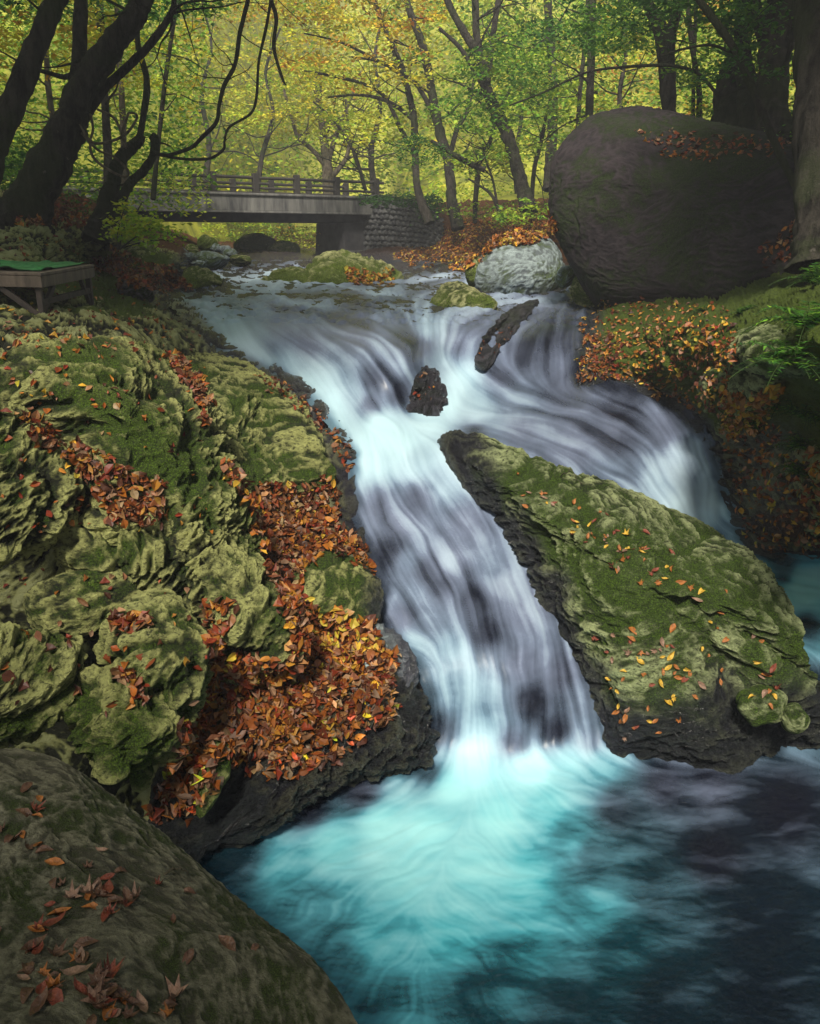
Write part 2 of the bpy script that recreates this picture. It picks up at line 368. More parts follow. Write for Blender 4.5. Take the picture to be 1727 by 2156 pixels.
# ---- riverbed and banks: one sheet
gx = np.arange(-520, 2260, STEP); gy = np.concatenate([np.arange(372, 640, 1.6), np.arange(640, 2480, STEP)])
GX, GY = np.meshgrid(gx, gy)
DL = landD(GX, GY); SD = sdf(GX, GY, STREAM)
jit = fbm(np.stack([GX / 60, GY / 60, GX * 0], -1), 3) * 6
SDj = SD + jit * np.clip(DL / 6, .5, 1) * .6
Pw = unproj(GX, GY, DL)
amp = np.clip(DL / 9, .45, 1.6) * .075
off, rel = rock_disp(Pw.reshape(-1, 3), 1.0, 3.0); off = off.reshape(GX.shape); rel = rel.reshape(GX.shape)
# far bank: earth, gentler
far = sstep(12, 18, DL)
off = off * amp * (1 - .6 * far)
# surface normal of the smooth sheet
def normals(P):
    du = np.gradient(P, axis=1); dv = np.gradient(P, axis=0); n = np.cross(du, dv)
    n /= np.linalg.norm(n, axis=-1, keepdims=True) + 1e-9
    view = P - np.array([0, 0, EYE]); s = -np.sign((n * view).sum(-1, keepdims=True)); return n * s
Nw = normals(Pw)
push = sstep(-6, 26, SDj) * .10 + sstep(20, 80, SDj) * .05
Pb = Pw + Nw * (off * (1 - .75 * sstep(0, 30, SDj)))[..., None]
push = push + .34 * sstep(560, 420, GX) * sstep(1090, 1180, GY) * sstep(1790, 1720, GY)
V0 = unproj(GX, GY, 1.0) - np.array([0, 0, EYE])
Pb = Pb + V0 * (push * (1 + .0 * DL))[..., None]
ytop = np.interp(gx, [-520, 0, 250, 330, 640, 700, 930, 1200, 2300], [372, 395, 425, 470, 480, 470, 425, 415, 415])
keep = (GY[:-1, :-1] >= ytop[None, :-1])
wet = sstep(-46, -14, SDj) * (1 - .0 * far)
wet = np.maximum(wet, sstep(-70, -40, SDj) * sstep(650, 700, GX) * sstep(880, 800, GX) * sstep(820, 900, GY) * sstep(1500, 1400, GY) * .8)
wet = np.maximum(wet, sstep(1500, 1545, GX + (GY - 1000) * .0) * sstep(860, 930, GY) * sstep(1740, 1600, GX) * .75)
def blob(x, y, rx, ry): return np.exp(-(((GX - x) / rx) ** 2 + ((GY - y) / ry) ** 2))
moss = np.clip(.95 * blob(1400, 730, 190, 100) + .9 * blob(1650, 760, 150, 170) + .5 * blob(330, 600, 120, 60) + .5 * blob(1000, 520, 160, 30) + .25 * blob(150, 600, 260, 90), 0, 1)
litter = np.clip(.95 * blob(620, 1180, 120, 190) + .95 * blob(640, 1400, 190, 110) + .9 * blob(1000, 500, 260, 50) + .8 * blob(60, 440, 200, 40) + .75 * blob(350, 590, 60, 20) + .35 * blob(1330, 740, 120, 90) + .6 * blob(1640, 1100, 120, 80) + far * .75, 0, 1)
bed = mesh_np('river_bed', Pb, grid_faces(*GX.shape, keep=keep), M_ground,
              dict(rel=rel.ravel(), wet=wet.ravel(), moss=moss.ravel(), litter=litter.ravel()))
tag(bed, kind='structure')

# ---- water: streaks grown along the current by line integral convolution
FL = """
500 575 -1 .3 .7 0;600 568 -.5 .3 .8 0;450 590 1 .5 .8 0;900 580 -1 .3 .5 0;950 590 -1 .5 .5 0;1100 600 -1 .1 .4 0
400 630 1 .4 .6 .2;500 630 1 .25 .5 .2;650 620 .9 .1 .5 .1;800 620 1 .1 .55 .1;750 650 1 .3 .32 0;600 680 1 .4 .45 0;480 690 .6 1 .8 .3;470 720 .7 1 .8 .3;520 740 .8 1 .6 .2;650 720 .9 .6 .36 0;750 700 1 .4 .3 0;850 720 1 .5 .32 0;600 780 .6 1 .7 .3;640 830 .4 1 .9 .45;700 850 .4 1 .92 .45;740 830 .7 1 .55 .2;790 800 .6 1 .2 0;840 830 .5 1 .15 0;780 850 .5 1 .25 0;700 900 .3 1 .95 .5
900 690 -.1 1 .6 .2;885 730 -.1 1 .28 0;930 770 .6 1 .55 .2;970 800 .5 .8 .85 .4;940 850 0 1 .95 .45;1000 850 1 .3 .7 .3
1000 680 -1 .5 .45 0;1100 650 -1 .2 .4 0;960 720 -.3 1 .5 0;1100 740 -.2 1 .2 0;1180 720 0 1 .16 0;1200 790 0 1 .2 0;1050 790 .5 .5 .25 0
800 900 1 .2 1 .55;900 880 1 -.1 .9 .4;780 930 .2 1 .95 .5;850 930 .3 1 .88 .5
1000 880 1 .1 .75 .2;1100 850 1 .1 .42 .1;1200 850 1 .2 .28 0;1300 860 1 .5 .18 0;1100 900 1 .25 .35 0;1000 902 1 0 .15 0;1200 940 1 .5 .4 0;1300 920 1 .7 .22 0;1400 900 .8 1 .2 0;1300 1000 1 .7 .35 .1;1400 1020 .7 1 .6 .2;1470 960 .3 1 .6 .1;1440 1070 .5 1 .85 .2;1500 1050 0 1 .85 .2;1480 1110 .3 1 .95 .3;1420 1000 .6 1 .7 .1;1450 1110 .5 1 .9 .3;1520 1120 1 .6 .4 .2;1560 1170 1 .3 .5 .2;1650 1210 1 .1 .2 .3;1680 1240 1 .1 1 1;1700 1255 1 .1 .95 1;1725 1245 1 .1 1 1;1660 1255 1 .1 .8 1;1727 1265 1 .1 .7 1;1700 1310 1 .3 .12 .2;1710 1450 .3 1 .06 .1;1620 1230 1 .2 .5 .8
790 970 .1 1 .88 .4;880 970 .5 1 .7 .3;800 1060 .3 1 .42 0;880 1050 .5 1 .36 0;940 1020 .6 1 .66 .2;980 1100 .6 1 .45 0;850 1100 .7 1 .55 0;950 1180 .6 1 .7 0;1040 1200 .4 1 .5 .1;820 1160 .5 1 .18 0;900 1200 .6 1 .22 0;860 1180 .5 1 .55 .1;870 1250 .5 1 .55 .1;930 1230 .5 1 .25 0;1000 1260 .3 1 .2 0;1060 1230 .3 1 .72 0;1100 1290 .3 1 .55 0;900 1310 .6 1 .55 .1;850 1300 .6 1 .35 0;1020 1330 .1 1 .18 0;870 1360 1 .2 .7 .3;950 1370 .3 1 .75 .3;960 1430 0 1 .7 .3;1000 1450 .05 1 .8 .3;1020 1550 0 1 .82 .4;1100 1400 .1 1 .4 0;1120 1480 .05 1 .10 0;1170 1540 0 1 .13 0;1180 1420 .15 1 .32 0;1220 1480 .1 1 .4 .1;1240 1560 .05 1 .36 .1;930 1540 0 1 .22 .1;1080 1560 0 1 .26 0;990 1590 0 1 .85 .5
1000 1630 .3 1 .95 .8;1120 1620 1 .5 1 .8;1200 1600 1 .6 .75 .7;1265 1605 1 .5 .45 .6;950 1660 -1 .6 .88 .9;800 1740 -1 .4 .85 1;700 1780 -1 .4 .68 1;600 1830 -.8 .5 .42 .8;900 1750 -.8 .3 .85 1;1050 1720 .2 .3 .9 1;1150 1700 1 .5 .55 .9;850 1850 -.8 .2 .75 1;1000 1830 .9 .2 .7 1;1100 1850 1 .2 .55 1;650 1900 -.6 .6 .3 .7;800 1980 -.6 .4 .48 .9;950 1960 .7 .4 .5 1;1100 1980 1 .4 .26 .9;1250 1930 1 .15 .36 .8;1300 2000 1 .3 .1 .6;700 2000 -.5 .6 .2 .7;800 2080 -.3 .8 .2 .8;1000 2100 .5 .8 .10 .7;1300 1700 1 .2 .13 .1;1500 1650 1 0 .2 0;1650 1700 1 0 .06 0;1500 1800 1 .1 .08 0;1400 1880 1 .15 .12 .3;1600 1950 1 .1 .03 .1;1600 2100 1 .1 .01 .1;1400 2100 1 .2 .03 .2;500 1800 -.5 .5 .10 .3;760 1665 -1 .3 .12 0;650 1700 -1 .4 .10 0;900 1625 -.5 .3 .2 .2;1400 1650 1 .1 .18 0;1200 2150 1 .3 .04 .4;550 2300 -.5 .6 .08 .6;1250 1800 1 .2 .14 .4;1200 1760 1 .3 .3 .7
"""
fl = np.array([list(map(float, r.split())) for r in FL.replace('\n', ';').split(';') if r.strip()])
ws = 2.2
wx = np.arange(280, 2200, ws); wy = np.concatenate([np.arange(548, 660, 1.1), np.arange(660, 2460, ws)])
WX, WY = np.meshgrid(wx, wy)
def shep(vals, X, Y, s=14., p=1.6):
    sh = X.shape; X = X.ravel(); Y = Y.ravel(); out = np.empty((len(X), vals.shape[1]), np.float32)
    for a in range(0, len(X), 60000):
        r2 = (X[a:a + 60000, None] - fl[None, :, 0]) ** 2 + (Y[a:a + 60000, None] - fl[None, :, 1]) ** 2
        w = (r2 + s * s) ** -p; w /= w.sum(1, keepdims=True); out[a:a + 60000] = w @ vals
    return out.reshape(*sh, -1)
dn = fl[:, 2:4] / np.linalg.norm(fl[:, 2:4], axis=1)[:, None]
FV = shep(np.c_[dn, fl[:, 4:6]], WX, WY)
U, Vv, FO, TQ = FV[..., 0], FV[..., 1], FV[..., 2], FV[..., 3]
TQ = TQ * (1 - .5 * sstep(1640, 1560, WY) * sstep(1550, 1450, WX))
FO = FO * (1 - .22 * sstep(980, 1080, WY) * sstep(1590, 1500, WY) * sstep(1350, 1250, WX))
# turbulence in the pools bends the streaks
wq = np.stack([WX / 90, WY / 45, WX * 0], -1)
ang = fbm(wq, 3) * np.where(WY > 1620, .8, .3)
ca, sa = np.cos(ang), np.sin(ang); U, Vv = U * ca - Vv * sa, U * sa + Vv * ca
nn = np.sqrt(U * U + Vv * Vv) + 1e-6; U /= nn; Vv /= nn
hR, wR = WX.shape
def lic(noise, L, stepx):
    """average the noise along the current through every point (index space)"""
    rowf = np.interp; acc = noise.copy(); cnt = 1
    for sgn in (1, -1):
        X = WX.copy(); Y = WY.copy()
        for k in range(L):
            j = np.clip(((X - wx[0]) / ws), 0, wR - 1).astype(np.int32)
            i = np.clip(np.interp(Y, wy, np.arange(hR)), 0, hR - 1).astype(np.int32)
            X += sgn * stepx * U[i, j]; Y += sgn * stepx * Vv[i, j] * np.where(Y < 660, .5, 1)
            j = np.clip(((X - wx[0]) / ws), 0, wR - 1).astype(np.int32)
            i = np.clip(np.interp(Y, wy, np.arange(hR)), 0, hR - 1).astype(np.int32)
            acc += noise[i, j]; cnt += 1
    acc /= cnt; acc -= acc.mean(); return acc / (acc.std() + 1e-9)
def blur(a, k):
    for ax in (0, 1):
        for _ in range(k):
            a = (np.roll(a, 1, ax) + a * 2 + np.roll(a, -1, ax)) / 4
    return a
w1 = rng.normal(size=(hR, wR)).astype(np.float32)
n_f = blur(w1, 2); n_c = fbm(np.stack([WX / 11, WY / 11, WX * 0 + 4], -1), 2)
L1 = lic(n_f, 34, 3.0); L2 = lic(n_c, 26, 5.0)
n_m = fbm(np.stack([WX / 45, WY / 28, WX * 0 + 9], -1), 3); L3 = lic(n_m, 14, 6.0)
pool = sstep(1600, 1680, WY)
cloud = fbm(np.stack([WX / 190, WY / 60, WX * 0 + 2], -1), 4) * 2.0
L4 = lic(w1, 30, 4.0) 
streak = .26 * blur(L1, 2) * (1 - pool * .3) + .30 * blur(L2, 4) * (1 - .75 * pool) + .50 * blur(L3, 5) * (1 - .6 * pool) + (.8 * cloud + .18 * blur(L4, 1)) * pool + .12 * L4 * (1 - pool)
contrast = np.interp(FO, [0, .15, .5, .8, 1], [.08, .10, .14, .10, .05]) * np.where(WY < 870, 1.15, 1.)
foam = np.clip(FO + streak * contrast, 0, 1)
WD = landD(WX, WY); WS = sdf(WX, WY, STREAM) + fbm(np.stack([WX / 40, WY / 40, WX * 0], -1), 3) * 6
foam = foam * (.35 + .65 * sstep(-4, 26, WS)) 
PW = unproj(WX, WY, WD); NW = normals(PW)
hgt = (blur(L2, 2) * .3 + blur(L3, 3) * .5) * np.clip(WD / 6, .5, 2) * .005 * (1 - .4 * pool)
hgt = hgt + np.where(WY < 680, 1, 0.0) * fbm(np.stack([WX / 26, WY / 7, WX * 0 + 3], -1), 3) * .035
hgt = hgt + pool * (1 - sstep(.1, .5, foam)) * fbm(np.stack([WX / 26, WY / 10, WX * 0 + 6], -1), 3) * .005
PW = PW + NW * hgt[..., None] + (unproj(WX, WY, 1.0) - np.array([0, 0, EYE])) * (.045 * sstep(20, -12, WS) * 0)[..., None]
kw = (WS[:-1, :-1] > -13)
water = mesh_np('stream_water', PW, grid_faces(*WX.shape, keep=kw), M_water, dict(foam=foam.ravel(), turq=TQ.ravel(), steep=FO.ravel()))
tag(water, kind='structure')

# ------------------------------------------------------------ boulders inflated from their outlines
ROCKS = []
def resample(ring, n):
    R = np.array(ring, float); Rc = np.vstack([R, R[:1]])
    d = np.r_[0, np.cumsum(np.linalg.norm(np.diff(Rc[:, :2], axis=0), axis=1))]
    t = np.linspace(0, d[-1], n, endpoint=False)
    # Catmull-Rom through the ring, closed
    m = len(R); out = np.empty((n, R.shape[1])); seg = np.clip(np.searchsorted(d, t, side='right') - 1, 0, m - 1)
    u = ((t - d[seg]) / (d[seg + 1] - d[seg]))[:, None]
    p0, p1, p2, p3 = R[(seg - 1) % m], R[seg], R[(seg + 1) % m], R[(seg + 2) % m]
    return .5 * ((2 * p1) + (-p0 + p2) * u + (2 * p0 - 5 * p1 + 4 * p2 - p3) * u * u + (-p0 + 3 * p1 - 3 * p2 + p3) * u ** 3)
def rock(name, ring, T, Tb=None, mat=M_rock_left, mult=1.0, seed=0., amp=.05, p=2.3, n=None, layer=1., label=None, cat='boulder', group=None, wetrow=None, up=0., center=None, dome_up=0., fine=1.0, wetall=0., fs=1.0):
    """ring entries (column, row[, depth factor or depth]); third entry < 1.15 multiplies the land depth, else it is a depth"""
    R = []
    for e in ring:
        x, y = e[:2]; v = e[2] if len(e) > 2 else mult
        R.append((x, y, float(landD(np.array([x]), np.array([y]))[0]) * v if v < 1.15 else v))
    R = np.array(R); perim = np.linalg.norm(np.diff(np.vstack([R, R[:1]])[:, :2], axis=0), axis=1).sum()
    n = n or int(np.clip(perim / 3.2, 60, 760)); C = resample(R, n)
    P = unproj(C[:, 0], C[:, 1], C[:, 2])
    c = unproj(*center) if center else P.mean(0)
    Q = P - P.mean(0); _, _, vt = np.linalg.svd(Q, full_matrices=False); nv = vt[2]
    eye = np.array([0, 0, EYE]) - c
    if nv @ eye < 0: nv = -nv
    if dome_up: nv = nv + np.array([0, 0, dome_up]); nv /= np.linalg.norm(nv)
    Tb = Tb or T * 1.2
    m = max(24, n // 4); th = np.linspace(1e-4, np.pi - 1e-4, m * 2)
    s = np.sin(th) ; cth = np.cos(th)
    rad = np.abs(s) ** (2 / p); hh = np.sign(cth) * np.abs(cth) ** (2 / p)
    W = c + (P[None] - c) * rad[:, None, None] + nv * (np.where(hh > 0, T, Tb) * hh)[:, None, None]
    du = np.roll(W, -1, 1) - np.roll(W, 1, 1); dv = np.gradient(W, axis=0); nn = np.cross(du, dv)
    nn /= np.linalg.norm(nn, axis=-1, keepdims=True) + 1e-9
    if ((W - c) * nn).sum() < 0: nn = -nn
    off, rel = rock_disp(W.reshape(-1, 3), amp, seed, layer, fine, fs); off = off.reshape(W.shape[:2])
    W = W + nn * off[..., None]
    px, py, D = proj(W)
    if wetall: wet = np.full(W.shape[:2], wetall)
    elif wetrow is None: wet = np.zeros(W.shape[:2])
    else: wet = wetrow(px, py, W, fbm(W * 3., 3))
    front = (rel.reshape(W.shape[:2]))
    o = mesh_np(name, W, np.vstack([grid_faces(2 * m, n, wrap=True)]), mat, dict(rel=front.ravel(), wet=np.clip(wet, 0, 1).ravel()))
    # close the two poles
    tag(o, label, cat, group); ROCKS.append(o); return o

E = lambda cx, cy, rx, ry, D, k=10, j=.12: [(cx + rx * math.cos(a) * (1 + random.uniform(-j, j)), cy + ry * math.sin(a) * (1 + random.uniform(-j, j)), D) for a in [2 * math.pi * i / k for i in range(k)]]

rock('boulder', [(930,925,.985),(965,922,.98),(1010,935,.97),(1100,970,.95),(1200,1006,.94),(1300,1048,.92),(1400,1092,.9),(1500,1143,.88),(1570,1188,.87),(1620,1235,.87),(1655,1300,.88),(1685,1370,.9),(1697,1420,.93),(1735,1480,.97),(1740,1550,.98),(1640,1575),(1540,1612),(1450,1615),(1350,1602),(1285,1580),(1262,1500),(1235,1420),(1190,1340),(1150,1270),(1110,1200),(1060,1120),(1010,1060),(960,1000),(935,960)],
     .30, .5, M_rock_right, 1.0, 11., .05, 2.3, center=(1330, 1300, 4.75), label='large leaf-strewn mossy boulder between the two waterfalls', dome_up=.35,
     wetrow=lambda px, py, W, f: np.maximum(sstep(95, 30, (px - np.interp(py, [925, 1000, 1120, 1270, 1420, 1600], [935, 960, 1060, 1150, 1235, 1285])) + f * 45), sstep(.62, .30, W[..., 2] - .2 + f * .18)))
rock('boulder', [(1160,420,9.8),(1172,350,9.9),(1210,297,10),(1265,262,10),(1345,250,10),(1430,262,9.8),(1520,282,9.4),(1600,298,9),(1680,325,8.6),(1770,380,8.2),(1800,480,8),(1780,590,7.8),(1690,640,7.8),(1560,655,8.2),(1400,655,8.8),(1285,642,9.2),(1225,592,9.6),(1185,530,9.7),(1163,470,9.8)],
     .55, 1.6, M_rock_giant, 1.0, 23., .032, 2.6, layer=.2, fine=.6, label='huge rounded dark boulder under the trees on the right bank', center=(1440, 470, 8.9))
rock('boulder', [(-120,1600,2.55),(10,1582,2.7),(100,1600,2.72),(180,1645,2.7),(260,1697,2.66),(340,1757,2.6),(400,1808,2.53),(480,1880,2.42),(560,1945,2.32),(640,2008,2.2),(692,2062,2.1),(750,2156,2.0),(800,2320,1.85),(600,2500,1.5),(200,2500,1.3),(-150,2450,1.25),(-200,2000,1.8)],
     .07, .5, M_rock_near, 1.0, 31., .012, 2.0, n=900, layer=.05, fs=1.5, label='pale pitted boulder with dry leaves in the near left corner', center=(230, 2020, 1.86))
# left bank
rock('rock_slab', [(-90,775,.95),(100,738,.95),(250,733,.95),(350,750,.94),(405,800,.92),(440,870,.90),(463,940,.90),(495,1010,.90),(535,1090,.90),(547,1150,.90),(505,1205,.9),(400,1215,.88),(300,1165,.86),(200,1090,.85),(100,1005,.86),(-90,930,.88)],
     .20, .4, M_rock_left, seed=2., amp=.07, label='broad layered grey green slab below the wooden table', cat='rock slab', center=(250, 960, 4.1), dome_up=.3)
rock('rock_slab', [(372,768,.985),(450,757,.985),(540,800,.98),(612,850,.975),(668,920,.97),(703,990,.97),(698,1018,.98),(600,1026,.98),(520,1026,.98),(478,985,.98),(452,900,.98),(400,815,.98)],
     .15, .3, M_rock_left, seed=5., amp=.045, layer=1.2, label='smooth mossy slab beside the upper left cascade', cat='rock slab', dome_up=.4)
rock('boulder', [(-90,865,.84),(60,870,.86),(128,930,.86),(160,1030,.85),(150,1085,.85),(60,1140,.84),(-90,1180,.82)],
     .16, .4, M_rock_left, seed=8., amp=.06, label='grey lichen-spotted boulder at the left edge below the slab')
rock('boulder', [(150,1110,.88),(260,1065,.87),(400,1085,.88),(520,1140,.9),(562,1230,.91),(602,1300,.92),(627,1352,.92),(600,1400,.93),(500,1385,.9),(430,1300,.88),(300,1225,.86),(180,1205,.86)],
     .16, .4, M_rock_left, seed=13., amp=.09, label='craggy mossy rock ridge left of the leaf drift', cat='rock', dome_up=.2)
rock('boulder', [(238,1345,.8),(295,1280,.82),(365,1268,.83),(418,1328,.82),(430,1395,.81),(395,1465,.81),(335,1482,.8),(265,1420,.79)],
     .17, .4, M_rock_left, seed=17., amp=.06, label='squarish pale boulder with leaves on top in the left bank')
rock('boulder', [(60,1262,.84),(120,1222,.85),(230,1205,.86),(295,1240,.86),(272,1300,.85),(200,1332,.84),(100,1322,.83)],
     .10, .3, M_rock_left, seed=19., amp=.035, label='flat grey rock wedged above the left edge boulder')
rock('boulder', [(-80,1350,.76),(60,1342,.78),(145,1358,.79),(175,1400,.79),(148,1470,.79),(75,1530,.78),(-80,1540,.75)],
     .16, .4, M_rock_left, seed=29., amp=.06, label='rounded mossy boulder at the left edge above the near boulder')
rock('boulder', [(150,1505,.8),(205,1415,.8),(285,1432,.8),(355,1498,.81),(368,1550,.81),(315,1592,.8),(258,1645,.8),(195,1612,.8),(148,1558,.8)],
     .17, .4, M_rock_left, seed=37., amp=.065, label='angular green boulder standing over the dark gap by the pool')
rock('boulder', [(418,1650,.88),(440,1575,.88),(478,1552,.89),(486,1620,.9),(440,1705,.9),(415,1720,.9)], .06, .1, M_rock_left, seed=43., amp=.02, label='narrow upright stone beside the lowest leaf drift', cat='stone')
rock('boulder', [(480,1500,.97),(600,1450,.98),(760,1440,.98),(862,1432,.98),(902,1500,.985),(908,1590,.985),(820,1622,.985),(740,1645,.985),(650,1695,.98),(560,1745,.98),(430,1800,.97),(330,1760,.95),(340,1650,.93),(420,1590,.94)],
     .10, .3, M_rock_left, seed=47., amp=.07, label='jagged dark rock foot dropping into the lower pool', cat='rock',
     wetrow=lambda px, py, W, f: np.maximum(sstep(.75, .45, W[..., 2] - .2 + f * .2), sstep(800, 850, px + f * 30)))
rock('boulder', [(618,1222,.95),(680,1172,.95),(745,1180,.96),(792,1230,.965),(803,1280,.97),(780,1318,.97),(700,1300,.96),(640,1262,.95)],
     .12, .2, M_rock_left, seed=53., amp=.03, label='dark mossy boulder between the leaf drift and the main waterfall', wetrow=lambda px, py, W, f: sstep(760, 800, px + f * 20) * .9)
rock('boulder', [(740,1345,.97),(780,1308,.97),(832,1330,.975),(872,1380,.98),(878,1440,.98),(835,1450,.97),(765,1405,.97)],
     .06, .2, M_rock_grey, seed=57., amp=.03, label='wet grey rock on the lip left of the main waterfall', cat='rock', wetrow=lambda px, py, W, f: sstep(760, 850, px + f * 30))
rock('boulder', E(285,612,34,20,8.2), .15, .3, M_rock_wet, seed=59., amp=.03, label='small dark boulder on the bank right of the table')
rock('boulder', [(380,592,12.6),(398,574,12.8),(425,576,12.9),(472,604,12.8),(445,610,12.5),(390,610,12.4)], .2, .4, M_rock_ygreen, seed=61., amp=.04, label='low mossy rock tip with leaves at the upper left waterline')
# in the stream
rock('boulder', [(640,598,14),(650,570,14.2),(690,553,14.4),(740,551,14.4),(795,564,14.3),(838,582,14.1),(835,594,13.9),(780,604,13.6),(700,608,13.6),(650,606,13.8)],
     .30, .6, M_rock_ygreen, seed=67., amp=.07, label='yellow green mossy boulder midstream in front of the bridge')
rock('boulder', [(548,604,14),(575,586,14),(620,574,14.1),(655,578,14.1),(662,606,13.7),(600,608,13.7)], .2, .3, M_rock_ygreen, seed=71., amp=.04, label='low wet rock touching the midstream boulder on its left')
rock('boulder', [(1003,600,12.4),(1006,570,12.6),(1018,545,12.7),(1050,524,12.8),(1100,516,12.8),(1150,524,12.7),(1178,545,12.6),(1187,572,12.4),(1180,598,12.2),(1130,610,12),(1060,610,12.1)],
     .45, .6, M_rock_grey, seed=73., amp=.035, layer=.3, label='smooth blue grey boulder at the foot of the huge dark boulder')
rock('boulder', [(984,592,12.9),(992,560,13),(1012,548,13),(1022,600,12.7)], .2, .3, M_rock_ygreen, seed=79., amp=.03, label='pale yellow stone leaning on the blue grey boulder', cat='stone')
rock('boulder', E(1192,582,20,22,11.4), .2, .3, M_rock_grey, seed=83., amp=.03, label='small blue stone wedged between the grey and the huge boulder', cat='stone')
rock('boulder', [(1205,628,10.3),(1203,604,10.4),(1222,590,10.5),(1265,615,10.1),(1268,630,10),(1240,640,10)], .14, .3, M_rock_ygreen, seed=89., amp=.03, layer=1.3, label='jagged pale rock wedge at the right water edge', cat='rock')
rock('boulder', [(903,652,10.2),(920,618,10.4),(952,598,10.6),(988,610,10.5),(1030,634,10.2),(1045,645,10),(1000,648,10),(950,648,10)], .14, .3, M_rock_ygreen, seed=97., amp=.03, label='pale green pointed rock parting the water above the chute', cat='rock')
rock('boulder', [(1003,760,.985),(1020,716,.985),(1058,674,.985),(1102,644,.985),(1134,638,.98),(1088,684,.98),(1054,724,.98),(1022,772,.985)], .10, .1, M_rock_wet, seed=101., amp=.035, label='long narrow wet rock rib with leaves on the right slab', cat='rock', wetall=.6)
rock('boulder', [(866,858,.995),(864,815,.99),(880,783,.99),(900,772,.99),(925,786,.99),(934,830,.99),(930,862,.995),(895,876,.998)], .03, .15, M_rock_wet, seed=103., amp=.09, label='fissured wet black rock between cascade and chute', cat='rock', wetall=.8)
# right bank
rock('boulder', [(1545,750,.95),(1560,705,.95),(1590,690,.95),(1630,705,.95),(1680,745,.95),(1690,790,.96),(1600,770,.96)], .16, .3, M_rock_right, seed=107., amp=.03, label='mossy rounded boulder in the shade on the right bank')
rock('boulder', E(1547,672,18,16,7.3), .08, .12, M_rock_grey, seed=109., amp=.02, label='small pale stone above the shaded mossy boulder', cat='stone')
rock('boulder', [(1480,800,.97),(1530,770,.96),(1600,770,.95),(1640,820,.96),(1590,870,.97),(1500,870,.98)], .1, .3, M_rock_right, seed=113., amp=.05, label='dark mossy ledge under the ferns on the right bank', cat='rock')
rock('boulder', E(1672,1512,26,30,4.25), .08, .1, M_rock_right, seed=117., amp=.01, label='round pebble-like stone at the right end of the large mossy boulder', cat='stone')
rock('boulder', E(1600,1485,50,40,4.3), .08, .1, M_rock_right, seed=119., amp=.02, label='mossy knob low on the right side of the large mossy boulder', cat='stone')
# gravel bar upstream under the bridge
bars = [(398,545,24,12,17.5,'grey'),(437,514,23,17,21,'y'),(404,530,15,18,20,'y'),(440,548,36,17,17,'grey'),(456,522,12,8,20.5,'grey'),(473,526,14,9,20,'grey'),(486,534,15,10,19.5,'grey'),(378,536,20,14,19,'grey'),(355,528,18,12,20,'y'),
        (540,520,45,26,27,'y'),(600,528,34,20,26,'y'),(470,545,14,8,18,'grey'),(505,548,26,9,18.5,'y'),(420,556,14,6,16.5,'grey')]
blab = ['grey stone at the left end of the stone bar under the bridge','tall brown block standing on the stone bar under the bridge','upright tan boulder left of the brown block under the bridge','white grey boulder in front of the stone bar under the bridge','small round grey stone right of the brown block','round grey cobble right of the smallest grey cobbles','rightmost grey cobble of the stone bar under the bridge','grey boulder behind the shrub under the bridge end','brown boulder farthest left under the bridge','large mossy mound seen through the bridge opening','mossy rounded boulder under the shrubs behind the bridge','flat grey stone right of the white grey boulder','long low pale rock at the far waterline','little grey stone at the waterline left of the stream']
for i, (x, y, rx, ry, D, k) in enumerate(bars):
    rock('boulder', E(x, y, rx, ry, D), rx * D / F_PX * .8, rx * D / F_PX, M_rock_grey if k == 'grey' else M_rock_ygreen, seed=131. + 7 * i, amp=.03 * D / 18, layer=.4, label=blab[i], cat='boulder', group='stones upstream under the bridge')
# ------------------------------------------------------------ wooded hillsides behind
hx = np.arange(-60, 62, .8); hy = np.arange(8, 120, .8); HX, HY = np.meshgrid(hx, hy)
start = np.interp(HX, [-60, -13, -9, -6.5, -1.5, 0, 3, 60], [8, 14, 26, 50, 50, 30, 25.5, 16])
z0 = np.interp(HX, [-60, -13, -8, -2, 2, 60], [1.6, 1.2, .75, .6, .9, 1.2]) - .35
dd = HY - start
HZ = z0 + np.where(dd > 0, np.interp(dd, [0, 8, 14, 60, 100], [0, 1.3, 4.0, 34, 55]), dd * .8) + fbm(np.stack([HX / 5, HY / 5, HX * 0], -1), 4) * .5
hill = mesh_np('hillside', np.stack([HX, HY, HZ + EYE], -1), grid_faces(*HX.shape, keep=(dd[:-1, :-1] > -1.5)), flat_noise_mat('hill_floor', (.14, .16, .02), (.50, .50, .05), 1.4, .95))
tag(hill, kind='structure')
def hill_z(x, y):
    j = int(np.clip((x - hx[0]) / .8, 0, len(hx) - 1)); i = int(np.clip((y - hy[0]) / .8, 0, len(hy) - 1)); return float(HZ[i, j])

# ------------------------------------------------------------ leaves
PAL = dict(
    Y=[(.78, .66, .04), (.66, .50, .03), (.64, .68, .05), (.80, .74, .12)],
    YG=[(.46, .62, .04), (.30, .50, .04), (.60, .68, .05), (.22, .40, .03)],
    G=[(.07, .21, .02), (.05, .15, .02), (.13, .30, .03), (.20, .38, .03)],
    DG=[(.03, .10, .02), (.05, .15, .025), (.08, .20, .03)],
    O=[(.70, .30, .04), (.62, .20, .03), (.72, .45, .05)],
    R=[(.60, .10, .03), (.55, .18, .03)],
    L=[(.20, .050, .010), (.26, .085, .012), (.14, .035, .010), (.32, .14, .02), (.20, .09, .04), (.09, .03, .015), (.18, .028, .010), (.06, .022, .011), (.25, .15, .08)],
    LY=[(.50, .28, .03), (.46, .34, .04), (.40, .16, .02), (.32, .11, .02), (.42, .22, .08), (.22, .07, .02)],
    B=[(.17, .07, .03), (.24, .11, .04), (.20, .13, .09), (.28, .10, .02)],
)
